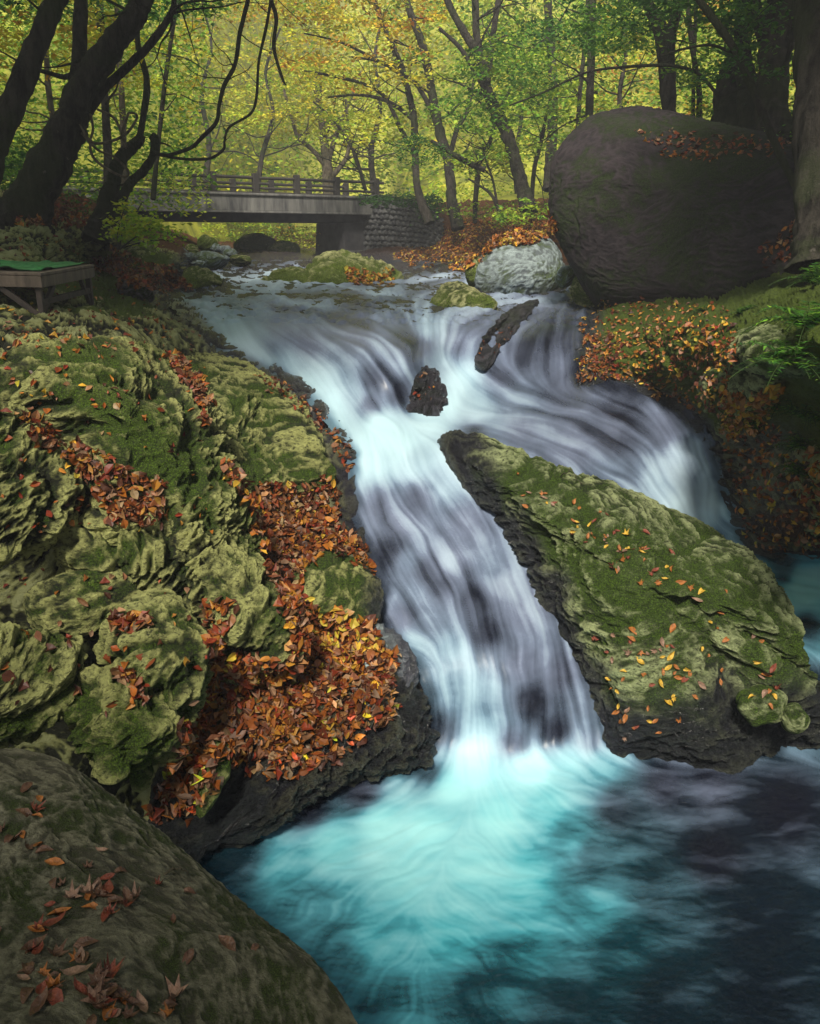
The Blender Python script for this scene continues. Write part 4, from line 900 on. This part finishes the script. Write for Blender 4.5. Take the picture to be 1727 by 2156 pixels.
# ------------------------------------------------------------ parked van among the trees
van_c = unproj(1126, 366, 33.5); vg = van_c[2] - .62
van = empty('parked_van', (van_c[0], van_c[1], vg)); tag(van, 'white van parked beyond the tree trunks right of the bridge', 'van')
M_van = flat_noise_mat('white_paint', (.74, .76, .78), (.80, .82, .84), 2, .3); M_glass = flat_noise_mat('dark_glass', (.02, .03, .03), (.05, .07, .07), 2, .08); M_tyre = flat_noise_mat('rubber', (.015, .015, .015), (.03, .03, .03), 9, .8)
vxs = [(-.58, .16), (-.58, .62), (-.50, .70), (-.44, 1.12), (-.36, 1.20), (.36, 1.20), (.44, 1.12), (.50, .70), (.58, .62), (.58, .16)]
nV = len(vxs); Vv_ = np.array([[van_c[0] + x, van_c[1] + yy, vg + z] for yy in (-.2, 2.3) for x, z in vxs]); Fv = [[i, (i + 1) % nV, nV + (i + 1) % nV, nV + i] for i in range(nV)]
me = bpy.data.meshes.new('body'); me.from_pydata([tuple(v) for v in Vv_], [], Fv + [list(range(nV))[::-1], list(range(nV, 2 * nV))]); me.materials.append(M_van); ob_ = bpy.data.objects.new('body', me); COL.objects.link(ob_); adopt(ob_, van); bb = ob_.modifiers.new('b', 'BEVEL'); bb.width = .04; bb.segments = 2
X1, Z1 = np.array([1., 0, 0]), np.array([0, 0, 1.]); Y1 = np.array([0, 1., 0]); vc = np.array([van_c[0], van_c[1], vg])
add_geo('windscreen', [box_geo(vc + [0, -.205, .92], X1, Y1, Z1, .37, .01, .17)], M_glass, van)
for sx in (-1, 1):
    add_geo('headlight', [box_geo(vc + [sx * .46, -.205, .50], X1, Y1, Z1, .07, .012, .05)], M_glass, van)
    add_geo('side_window', [box_geo(vc + [sx * .478, .9, .92], X1, Y1, Z1, .012, .75, .13)], M_glass, van)
    for yy in (.25, 1.8):
        a_ = np.linspace(0, 2 * np.pi, 17); P = [[*(vc + [sx * (.50 + k), yy, .18]), r] for k, r in ((-.08, .17), (.06, .17))]
        V, Fq, _ = tube([[vc[0] + sx * .42, vc[1] + yy, vc[2] + .17, .17], [vc[0] + sx * .56, vc[1] + yy, vc[2] + .17, .17], [vc[0] + sx * .562, vc[1] + yy, vc[2] + .17, .02]], 16, 0, 1, smooth=False); adopt(mesh_np('wheel', V, Fq, M_tyre), van)

# ------------------------------------------------------------ trees
def base_of(px, py, D): return tuple(unproj(px, py, D))
T2 = spath([(30,490,120),(70,415,88),(105,345,80),(140,280,72),(165,205,58),(210,130,54),(255,70,50),(290,20,46),(320,-40,42),(430,-260,30),(560,-520,16)], 8.3, 7.6)
T2b = spath([(128,300,36),(158,205,32),(167,100,30),(172,0,28),(178,-120,24),(190,-350,14)], 8.4)
T2c = spath([(165,262,26),(215,192,20),(270,140,18),(312,98,16),(345,55,15),(365,15,12),(372,-40,10),(420,-120,8)], 8.2)
tree('leaning_tree', base_of(30, 478, 8.3), 'thick lichen-patched trunk leaning right over the left bank, forked above', [T2, T2b, T2c,
     spath([(30,455,50),(10,470,40),(-30,492,24)], 8.2), spath([(60,440,46),(80,470,36),(110,492,20)], 8.3), spath([(20,440,60),(25,475,60),(28,500,50)], 8.3)],
     crown=[clump(90, 40, 150, 110, 8.5, 12, 42, 26, .36, .085, [('Y', 3), ('O', 1), ('YG', 1)]), shade_clump((-4.2, 5.5, EYE + 6.0), (4.0, 4.2, 1.2), 420, 30, .8, .2, 'YG'), shade_clump((-8.0, 10.5, EYE + 7.), (4.2, 5.0, 1.4), 420, 30, .8, .2, 'YG')],  # the overhead masses outside the view are added to shade the left side
     twig=[((T2c, 5, 1.1), dict(up=.2)), ((T2b, 5, .9), {}), ((T2, 6, 1.3), dict(t0=.5, rfrac=.16))],
     vines=[spath([(168,262,4),(195,300,6),(235,297,6),(265,282,6),(284,258,5),(288,242,5),(272,238,5),(266,255,5),(258,280,6),(262,310,6)], 7.9),
            spath([(205,230,5),(240,248,6),(258,285,6),(268,312,6)], 8.0), spath([(190,240,6),(196,270,5),(190,300,5),(196,330,6),(225,355,6),(262,372,5),(270,360,5),(240,330,5),(205,315,5),(172,280,5)], 8.0)])
T1 = spath([(-75,500,70),(-35,380,58),(0,285,50),(50,165,46),(92,60,44),(118,0,42),(150,-90,38),(230,-330,26)], 6.6)
tree('leaning_tree', base_of(-75, 490, 6.6), 'mossy trunk crossing the top left corner, leaning right', [T1], crown=[shade_clump((-4.2, 3.0, EYE + 4.8), (2.6, 3.4, 1.0), 200, 30, .6, .16, 'YG'), shade_clump((-4.3, -2.8, EYE + 5.4), (1.4, 1.8, .5), 90, 30, .6, .16, 'YG'), shade_clump((-3.0, -7.4, EYE + 5.4), (4.2, 4.0, .9), 520, 30, .8, .2, 'YG')], twig=[((T1, 4, 1.0), dict(t0=.4, rfrac=.16))])  # all this foliage is out of view, partly behind the camera, added for shade
T3a = spath([(196,505,50),(218,445,36),(240,380,30),(250,340,28),(275,312,24),(293,296,22),(297,285,18)], 9.0)
T3b = spath([(225,470,34),(246,440,26),(272,390,20),(302,360,18),(322,330,17),(326,295,18),(318,286,14)], 9.0, 8.9)
V0_ = spath([(293,300,15),(300,255,13),(308,205,15),(309,165,14),(300,130,12),(290,90,11),(292,30,11),(310,-30,10),(330,-120,8)], 8.9)
V1_ = spath([(318,318,8),(350,327,8),(400,312,8),(425,290,8),(455,258,8),(462,220,8),(472,180,9),(495,135,9),(505,70,9),(522,0,9),(532,-60,9),(560,-200,7)], 8.9, 8.3)
V2_ = spath([(326,322,6),(380,334,6),(440,334,6),(470,315,6),(473,296,5),(483,268,5),(527,240,6),(540,205,6),(545,130,6),(560,60,7),(570,0,7),(574,-60,7),(600,-200,6)], 8.9, 8.3)
V3_ = spath([(566,-60,9),(572,0,9),(582,40,9),(577,100,8),(595,165,6),(603,180,3)], 8.3)
tree('twisted_tree', base_of(200, 500, 9), 'dark twisted tree with cut stubs and long hanging vines left of the bridge', [T3a, T3b, V0_, V1_, V2_, V3_, spath([(200,488,30),(175,505,16)], 9), spath([(212,480,30),(225,515,14)], 9)],
     twig=[((V1_, 6, .8), dict(rfrac=.3)), ((V2_, 5, .8), dict(rfrac=.3)), ((T3b, 3, .9), dict(rfrac=.3))],
     crown=[clump(300, 110, 45, 90, 9.5, 12, 12, 18, .3, .07, [('Y', 2), ('YG', 1)]), clump(200, 5, 260, 30, 9.5, 12, 50, 26, .34, .08, [('DG', 2), ('G', 1)])])
thin = [([(228,478,20),(226,300,18),(216,150,16),(210,0,15),(205,-120,12)], 12, 'slender upright trunk between the leaning tree and the twisted tree'),
        ([(264,450,14),(259,250,13),(250,100,12),(244,-60,10)], 14, 'thin dark trunk behind the twisted tree'),
        ([(322,420,11),(338,260,10),(352,140,9),(378,-20,8),(400,-140,6)], 13, 'thin sapling leaning right beside the hanging vines'),
        ([(128,440,14),(118,300,13),(100,160,12),(95,0,10),(92,-60,10)], 14, 'thin pale trunk seen between the two leaning trunks')]
for P, D, lab in thin:
    Pp = spath(P, D); tree('slender_tree', base_of(P[0][0], P[0][1], D), lab, [Pp], twig=[((Pp, 9, 1.4), dict(rfrac=.35))],
        crown=[clump(P[2][0], 120, 90, 130, D - 1, D + 3, 26, 24, .38, .09, [('Y', 2), ('YG', 2), ('O', .6)])], bark=M_bark if D < 14 else M_bark2)
# tree behind the bridge
def fork(lst, D): return [spath(p, D) for p in lst]
cb = fork([[(694,440,26),(692,400,24),(688,340,20),(680,280,15),(672,220,11),(664,150,7)], [(687,350,11),(655,312,9),(628,290,8),(615,250,7),(602,205,6),(588,150,4)], [(690,345,12),(703,300,10),(718,258,8),(742,200,6),(765,140,4)], [(692,380,12),(730,330,9),(735,270,8),(728,210,6)]], 29)
tree('maple_tree', base_of(694, 440, 29), 'pale forked maple glowing yellow green just behind the bridge', cb, crown=[clump(650, 210, 170, 90, 27, 31, 130, 34, .7, .15, [('Y', 2), ('YG', 2)])], bark=M_bark2, twig=[((cb[i], 8, 2.4), {}) for i in range(4)])
for P_, D_, lab in (([(540,420,12),(552,330,10),(575,240,8),(560,150,6),(590,60,4)], 27, 'thin bare tree left of the pale maple behind the bridge'), ([(430,400,14),(440,300,11),(425,200,9),(445,100,6),(430,20,4)], 31, 'slender tree glowing in the haze above the left half of the bridge'),
        ([(790,420,14),(782,320,12),(800,230,10),(790,120,8),(810,20,5)], 30, 'tree behind the right end of the bridge railing'), ([(770,400,8),(745,320,7),(700,250,5),(660,215,3)], 24, 'low arching branch tree beside the right railing end'), ([(1090,420,10),(1085,330,9),(1100,230,8),(1090,120,6)], 27, 'distant stem between the thick trunk and the pale grey trunk'), ([(1310,300,12),(1305,200,10),(1318,100,9),(1300,-20,8)], 20, 'dark stem seen over the middle of the huge boulder')):
    s_ = spath(P_, D_); t_w = twigs(s_, 12, .11 * D_, rfrac=.4, t0=.15)[0]
    tree('slender_tree', base_of(P_[0][0], P_[0][1], D_), lab, [s_], crown=[clump(P_[2][0], P_[2][1] - 40, 80, 80, D_ - 1, D_ + 1, 26, 26, .6, .14, [('Y', 2), ('YG', 3)])], bark=M_bark, twig=[((s_, 12, .11 * D_), dict(rfrac=.4, t0=.15))])
rt = [
 ('multi-stemmed maple rising left of the thick trunk on the far right bank', [[(965,482,28),(952,425,22),(946,350,20),(926,275,20),(911,200,18),(891,100,16),(862,20,14),(845,-60,12)], [(930,290,12),(900,215,10),(860,160,8),(800,130,6),(740,120,4)], [(945,345,12),(960,280,10),(985,230,8),(1000,160,7)]], 20, [(900, 90, 110, 80, 40, [('YG', 2), ('Y', 2), ('G', 1)])]),
 ('arching maple whose branches reach left over the bridge', [[(905,470,22),(880,400,16),(873,303,15),(871,243,14),(849,154,13),(821,83,12),(794,16,11),(778,-40,10)], [(878,330,11),(846,275,10),(812,206,9),(770,178,7),(700,160,6),(640,150,4)], [(868,250,9),(820,215,8),(760,200,6),(690,205,4)], [(850,160,8),(800,130,7),(720,90,5),(640,70,3)]], 20.5, [(720, 10, 250, 45, 90, [('Y', 1), ('O', 1), ('G', 1)]), (740, 110, 160, 90, 60, [('Y', 3), ('O', .7), ('YG', 1)]), (830, 260, 100, 60, 26, [('YG', 2), ('Y', 1)])]),
 ('thick trunk dividing into three stems right of the bridge', [[(1113,440,40),(1111,430,32),(1094,372,27),(1080,317,26),(1062,270,25),(1040,225,24),(1024,185,22),(1014,121,18),(987,83,16),(948,14,14),(925,-50,12)], [(1022,180,16),(1010,110,16),(1003,60,16),(1000,-40,14)], [(1026,175,16),(1033,110,15),(1040,60,13),(1056,-40,11)], [(1040,225,13),(1000,150,11),(968,100,9),(925,60,7)]], 17, [(1080, 150, 110, 90, 90, [('G', 3), ('YG', 1)]), (1000, 235, 90, 50, 34, [('G', 2), ('YG', 1.5)])]),
 ('straight dark trunk rising behind the left shoulder of the huge boulder', [[(1238,285,19),(1240,262,17),(1243,180,17),(1246,80,16),(1248,-60,15)]], 15.5, [(1230, 60, 120, 60, 50, [('DG', 2), ('G', 2)])]),
 ('slim trunk just left of the straight dark trunk', [[(1216,300,10),(1221,200,9),(1233,75,9),(1240,-40,8)]], 18, [(1200, 220, 70, 40, 20, [('YG', 2), ('G', 1)])]),
 ('forked black trunk standing behind the top of the huge boulder', [[(1413,285,34),(1411,262,31),(1406,175,31),(1398,85,34),(1366,10,22),(1340,-60,18)], [(1398,95,28),(1415,60,24),(1430,0,23),(1440,-60,20)]], 13, [(1330, 50, 100, 60, 60, [('DG', 2), ('G', 2), ('YG', .6)])]),
 ('pair of thin crooked stems right of the forked black trunk', [[(1471,285,14),(1472,190,11),(1458,100,11),(1443,-40,10)], [(1460,285,9),(1461,150,8),(1468,-40,8)]], 14, [(1470, 160, 60, 110, 44, [('G', 2), ('YG', 1)])]),
 ('pale grey trunk in the haze left of the huge boulder', [[(1155,400,26),(1162,300,22),(1165,200,20),(1160,100,18),(1150,-40,16)]], 23, [(1130, 130, 90, 90, 40, [('YG', 2), ('G', 1), ('Y', 1)])]),
 ('thin bent stem on the leafy bank below the thick trunk', [[(1057,462,11),(1050,440,9),(1033,408,7),(1005,388,5),(986,376,4)], [(1048,438,6),(1038,380,5),(1024,340,4),(1018,310,3)]], 17, [(1000, 330, 60, 30, 14, [('YG', 1), ('G', 1)])]),
 ('slanting young trunk beside the thick trunk base', [[(1000,470,9),(1003,400,11),(1013,335,10),(1033,295,9),(1052,230,7),(1080,180,5)], [(1120,420,9),(1126,350,9),(1140,300,8),(1150,240,6)]], 19, [(1060, 320, 90, 40, 24, [('YG', 2), ('Y', 1)])]),
]
for lab, stems, D, crs in rt:
    st = [spath(p, D) for p in stems]
    cr = [clump(a, b, c_, d_, D - 1.5, D + 1.5, n_, 30, .026 * D, .0062 * D, pal) for a, b, c_, d_, n_, pal in crs]
    tree('maple_tree' if len(stems) > 2 else 'forest_tree', base_of(stems[0][0][0], stems[0][0][1], D), lab, st, crown=cr, twig=[((s, 7 if i == 0 else 5, .085 * D), dict(rfrac=.32)) for i, s in enumerate(st)])
Fs = spath([(1630,310,90),(1628,275,72),(1626,200,62),(1632,120,62),(1645,50,72),(1660,-40,72),(1680,-200,50)], 10.5)
F2 = spath([(1632,110,40),(1605,60,30),(1590,10,24),(1580,-60,20)], 10.5)
tree('forest_tree', base_of(1630, 310, 10.5), 'massive black trunk behind the right end of the huge boulder', [Fs, F2], crown=[clump(1600, 90, 90, 90, 9.5, 12, 34, 26, .34, .085, [('DG', 2), ('G', 1)]), clump(1670, 130, 110, 150, 11, 12.5, 80, 28, .36, .085, 'DG'), clump(1450, 10, 260, 40, 9.5, 12, 60, 28, .36, .085, [('DG', 3), ('G', 1)]), shade_clump((5.8, 9, EYE + 6.5), (4.2, 4.6, 1.5), 560, 30, .8, .2, 'G'), shade_clump((9.5, 15, EYE + 8.5), (5, 5, 1.4), 420, 30, .8, .2, 'G')], twig=[((Fs, 5, 1.2), dict(rfrac=.2))])  # leaf masses high above the frame are added to darken the right side
F0 = spath([(1588,300,66),(1580,260,50),(1573,175,40),(1563,100,30),(1562,25,28),(1556,-60,26),(1550,-250,16)], 11.2)
tree('forest_tree', base_of(1588, 300, 11.2), 'dark trunk rising behind the mossy stump', [F0, spath([(1563,75,10),(1535,62,8),(1505,58,6)], 11.2)], crown=[clump(1530, 60, 60, 60, 10.5, 12.5, 18, 24, .32, .08, [('DG', 1), ('G', 2)])])
Gs = spath([(1722,560,110),(1720,470,86),(1716,380,80),(1712,200,76),(1722,0,80),(1728,-120,78),(1740,-350,50)], 6.2)
tree('forest_tree', base_of(1722, 560, 6.2), 'furrowed dark trunk filling the upper right edge', [Gs], crown=[shade_clump((3.3, 5.2, EYE + 4.8), (1.7, 1.9, .6), 180, 30, .6, .16, 'G'), shade_clump((5.9, 5.4, EYE + 4.6), (2.2, 3.6, 1.2), 340, 30, .6, .16, 'G'), shade_clump((3.2, -7.2, EYE + 5.6), (4.4, 4.2, .8), 620, 30, .8, .2, 'G')], twig=[((Gs, 3, .8), dict(rfrac=.12))])  # unseen foliage overhead and behind the camera, added to shade boulder and foreground
Hs = spath([(1742,660,13),(1727,565,11),(1713,500,12),(1683,410,14),(1643,325,15),(1598,220,16),(1553,115,16),(1510,50,16),(1473,0,16),(1420,-70,14),(1340,-170,10)], 6.7, 7.4)
tree('sapling', base_of(1742, 660, 6.7), 'thin sapling slanting up left across the huge boulder', [Hs, spath([(1553,118,8),(1500,95,6),(1440,103,5),(1390,118,3)], 7.2)], crown=[clump(1530, 150, 60, 50, 6.8, 7.6, 10, 20, .2, .05, 'DG')])
stump = spath([(1550,320,100),(1545,262,88),(1545,225,80),(1550,170,66),(1556,130,52),(1560,118,20)], 11.6)
V, Fq, _ = join([tube(stump, 22, .18)]); so = mesh_np('tree_stump', V, Fq, M_bark); tag(so, 'broad dark mossy stump on top of the bank beside the massive trunk', 'stump')
br = spath([(1513,202,8),(1488,172,7),(1463,150,7),(1420,139,7),(1388,137,7),(1313,141,6),(1243,150,5),(1190,172,4),(1143,195,4),(1073,222,3)], 10.8)
V, Fq, _ = join([tube(br, 7, .05)] + twigs(br, 8, .9, rfrac=.4)[0]); o = mesh_np('dead_branch', V, Fq, M_bark); tag(o, 'long thin bare branch arching left above the huge boulder', 'branch')
br = spath([(908,296,7),(940,316,9),(970,334,12),(1000,350,11),(1022,358,11)], 15.5)
V, Fq, _ = join([tube(br, 9, .15)] + twigs(br, 6, .5, rfrac=.4)[0]); lg = empty('fallen_bough', base_of(1022, 358, 15.5)); adopt(mesh_np('bough', V, Fq, M_bark), lg); V, Fq, c = join([clump(880, 315, 55, 30, 15, 16.5, 46, 26, .24, .06, [('DG', 3), ('G', 1)])]); adopt(mesh_np('foliage', V, Fq, M_leaf, dict(col=c)), lg)
tag(lg, 'dark evergreen bough hanging in front of the bank right of the bridge', 'bough')
# far wood
def far_wood(n, px0, px1, py0, py1, D0, D1, R, size, pal_fn, k):
    px = rng.uniform(px0, px1, n); py = rng.uniform(py0, py1, n); D = rng.uniform(D0, D1, n); parts = []
    keys = np.array([pal_fn(x, y) for x, y in zip(px, py)])
    for key in set(keys):
        m_ = keys == key; parts.append(sprays(unproj(px[m_], py[m_], D[m_]), k, R, size, PK[key], .22))
    return parts
PK = dict(c=[('Y', 4), ('YG', 3), ('O', .4)], l=[('YG', 3), ('Y', 1), ('G', 1.5)], r=[('G', 1), ('YG', 3)], o=[('O', 2), ('Y', 3), ('R', .7)], g=[('G', 2), ('YG', 1)])
def palf(x, y):
    j = random.uniform(-60, 60)
    if 1230 + j < x < 1400 + j and 60 < y < 150: return 'o'
    if x + j < 290: return random.choice('lg')
    if x + j < 380: return 'g'
    if x + j < 900: return 'c' if y < 270 + j else 'l'
    if x + j < 1060: return random.choice('clr')
    return 'r' if y < 180 else random.choice('rrg')
V, Fq, c = join(far_wood(2300, -250, 2000, -60, 420, 31, 44, 1.3, .26, palf, 26) + far_wood(900, -200, 420, -100, 430, 15, 24, .7, .14, lambda x, y: random.choice('gggl'), 22) + far_wood(800, 1000, 1900, -80, 330, 20, 28, .8, .16, lambda x, y: random.choice('rggo') if x > 1200 else random.choice('rg'), 22))
fw = mesh_np('forest_canopy', V, Fq, M_leaf, dict(col=c)); tag(fw, 'sunlit yellow green wood filling the valley beyond the bridge', 'woodland', None, 'stuff')
# undergrowth
V, Fq, c = join([clump(1040, 412, 170, 26, 26.5, 33, 150, 24, .6, .13, [('YG', 2), ('Y', 1), ('G', 1)]), clump(1300, 300, 200, 40, 22, 30, 60, 24, .6, .13, [('YG', 2), ('G', 1)]), clump(560, 492, 150, 26, 30, 42, 110, 24, .6, .13, [('YG', 2), ('G', 1)]), clump(610, 500, 90, 22, 27, 33, 46, 22, .5, .12, [('YG', 2), ('Y', 1)]), clump(640, 485, 60, 14, 27, 30, 20, 22, .5, .11, [('O', 1), ('YG', 1)]), clump(460, 470, 100, 10, 30, 36, 16, 22, .5, .12, 'YG')])
ug = mesh_np('undergrowth', V, Fq, M_leaf, dict(col=c)); tag(ug, 'light green undergrowth seen through the bridge opening', 'undergrowth', None, 'stuff')
V, Fq, c = join([clump(1100, 445, 70, 26, 15, 19, 46, 16, .28, .09, [('G', 1), ('YG', 2)]), clump(1000, 440, 70, 14, 18, 22, 22, 18, .3, .09, [('G', 1), ('YG', 2)]), clump(1350, 258, 140, 14, 10.5, 13, 40, 18, .25, .07, [('G', 2), ('YG', 1)]), clump(1600, 290, 80, 14, 9, 10.5, 18, 18, .2, .05, [('G', 2), ('YG', 1)]), clump(150, 440, 110, 34, 11, 15, 60, 18, .3, .08, [('DG', 2), ('G', 1)]), clump(40, 340, 60, 60, 9.5, 12, 40, 26, .3, .07, [('DG', 1), ('G', 2)])])
ug = mesh_np('undergrowth', V, Fq, M_leaf, dict(col=c)); tag(ug, 'low green plants growing along both wooded banks', 'undergrowth', None, 'stuff')
sh_st = [spath([(250,525,4),(262,480,3),(285,450,3),(300,425,2)], 8.6), spath([(252,525,4),(285,500,3),(320,480,3),(355,478,2)], 8.6), spath([(248,525,4),(250,480,3),(262,440,2)], 8.6), spath([(258,522,3),(300,510,3),(340,505,2),(368,510,2)], 8.6)]
tree('shrub', base_of(250, 525, 8.6), 'bright yellow green leafy shrub below the left end of the bridge', sh_st, crown=[clump(275, 470, 48, 45, 8.3, 9.0, 44, 12, .16, .075, [('YG', 4), ('Y', 1)], .3), clump(335, 495, 42, 22, 8.3, 8.8, 20, 10, .13, .065, [('YG', 1)], .3)], cat='shrub')
# ferns and grass tufts on the right bank
def fern(px, py, D, n, L, lab, pal='DG'):
    hit, loc, *_ = sc.ray_cast(DG, Vector((0, 0, EYE)), (Vector(unproj(px, py, 1)) - Vector((0, 0, EYE))).normalized())
    b = np.array(loc) if hit else unproj(px, py, D); parts = []
    for i in range(n):
        a = rng.uniform(0, 6.28); el = rng.uniform(.35, 1.1); d = np.array([math.cos(a) * math.cos(el), math.sin(a) * math.cos(el) - .2, math.sin(el)]); l = L * rng.uniform(.6, 1.1)
        t = np.linspace(.12, 1, 15)[:, None]; C = b + d * t * l + np.array([0, 0, -1.]) * (t ** 2) * l * .55; s = np.cross(d, [0, 0, 1.]); s /= np.linalg.norm(s)
        V_, F_, _ = tube(np.c_[np.vstack([b[None], C]), np.full(16, .0022)], 4, 0, 1, smooth=False); parts.append((V_, F_, np.tile([.05, .09, .02], (len(V_), 1))))
        for sg in (-1, 1):
            w = (.26 * l * (1 - t * .85)); P = C + s * sg * w * .5
            parts.append(leaf_geo(P, np.tile([0, 0, 1.], (15, 1)) + rng.normal(size=(15, 3)) * .15, np.tile(s * sg + d * .35, (15, 1)), w.ravel(), pick(pal, 15), .1, .22))
    V, Fq, c = join(parts); r = mesh_np('fern', V, Fq, M_leaf, dict(col=c)); tag(r, lab, 'fern')
for px, py, n, L, lab in ((1660,765,26,.42,'arching fern beside the shaded mossy boulder'), (1700,690,24,.42,'feathery fern above the shaded mossy boulder at the right edge'), (1640,860,34,.34,'bright green fern tuft overhanging the leafy wet rock'), (1700,880,34,.36,'dark fern at the right edge below the other ferns'), (1690,945,30,.34,'lowest fern above the wet rock face'), (1600,905,22,.2,'small fern tuft at the top of the wet rock face'), (1560,660,20,.2,'small fern under the huge boulder'), (1720,600,20,.4,'pale fern frond hanging by the slanting sapling'), (1690,1000,24,.28,'fern clump on the lower right slope'), (1480,655,16,.16,'grassy tuft at the foot of the huge boulder')):
    fern(px, py, 5.5, n, L, lab, [('DG', 2), ('G', 2)])
# twigs lying about
for px0, py0, px1, py1, lab in ((1180,1003,1225,1018,'bare twig sticking up from the crest of the large boulder'), (1375,700,1362,735,'curved pale twig on the mossy right bank'), (355,1840,400,1850,'short dark twig on the near corner boulder')):
    q = drop_points([(px0 - 4, py0 - 4), (px0 + 4, py0 - 4), (px0 + 4, py0 + 4), (px0 - 4, py0 + 4)], 3); q2 = drop_points([(px1 - 4, py1 - 4), (px1 + 4, py1 - 4), (px1 + 4, py1 + 4), (px1 - 4, py1 + 4)], 3)
    if q and q2:
        a, b = np.array(q[0][0]), np.array(q2[0][0]); L_ = np.linalg.norm(b - a); P = [[*(a + (b - a) * t + np.array([0, 0, .01 + .25 * L_ * math.sin(t * 3.1)]) + rng.normal(size=3) * L_ * .04), .0035 * (1.2 - t)] for t in np.linspace(0, 1, 7)]
        V, Fq, _ = tube(P, 6, .05, 3); o = mesh_np('twig', V, Fq, M_bark2); tag(o, lab, 'twig')
# ------------------------------------------------------------ damp air in the valley
if True:
    c = (0, 55, EYE + 16); hx3, hy3, hz3 = 75, 70, 24
    V, Fq, _ = box_geo(c, (1, 0, 0), (0, 1, 0), (0, 0, 1), hx3, hy3, hz3)
    hz = mesh_np('haze', V, Fq, None, smooth=False); tag(hz, 'thin pale haze in the valley', 'haze', None, 'stuff')
    m = bpy.data.materials.new('haze_air'); m.use_nodes = True; nt = m.node_tree; nt.nodes.remove(nt.nodes['Principled BSDF'])
    pv = nt.nodes.new('ShaderNodeVolumePrincipled'); pv.inputs['Color'].default_value = (.86, .88, .92, 1); pv.inputs['Density'].default_value = .0042; pv.inputs['Anisotropy'].default_value = .1
    nt.links.new(pv.outputs[0], nt.nodes['Material Output'].inputs['Volume']); hz.data.materials.append(m)
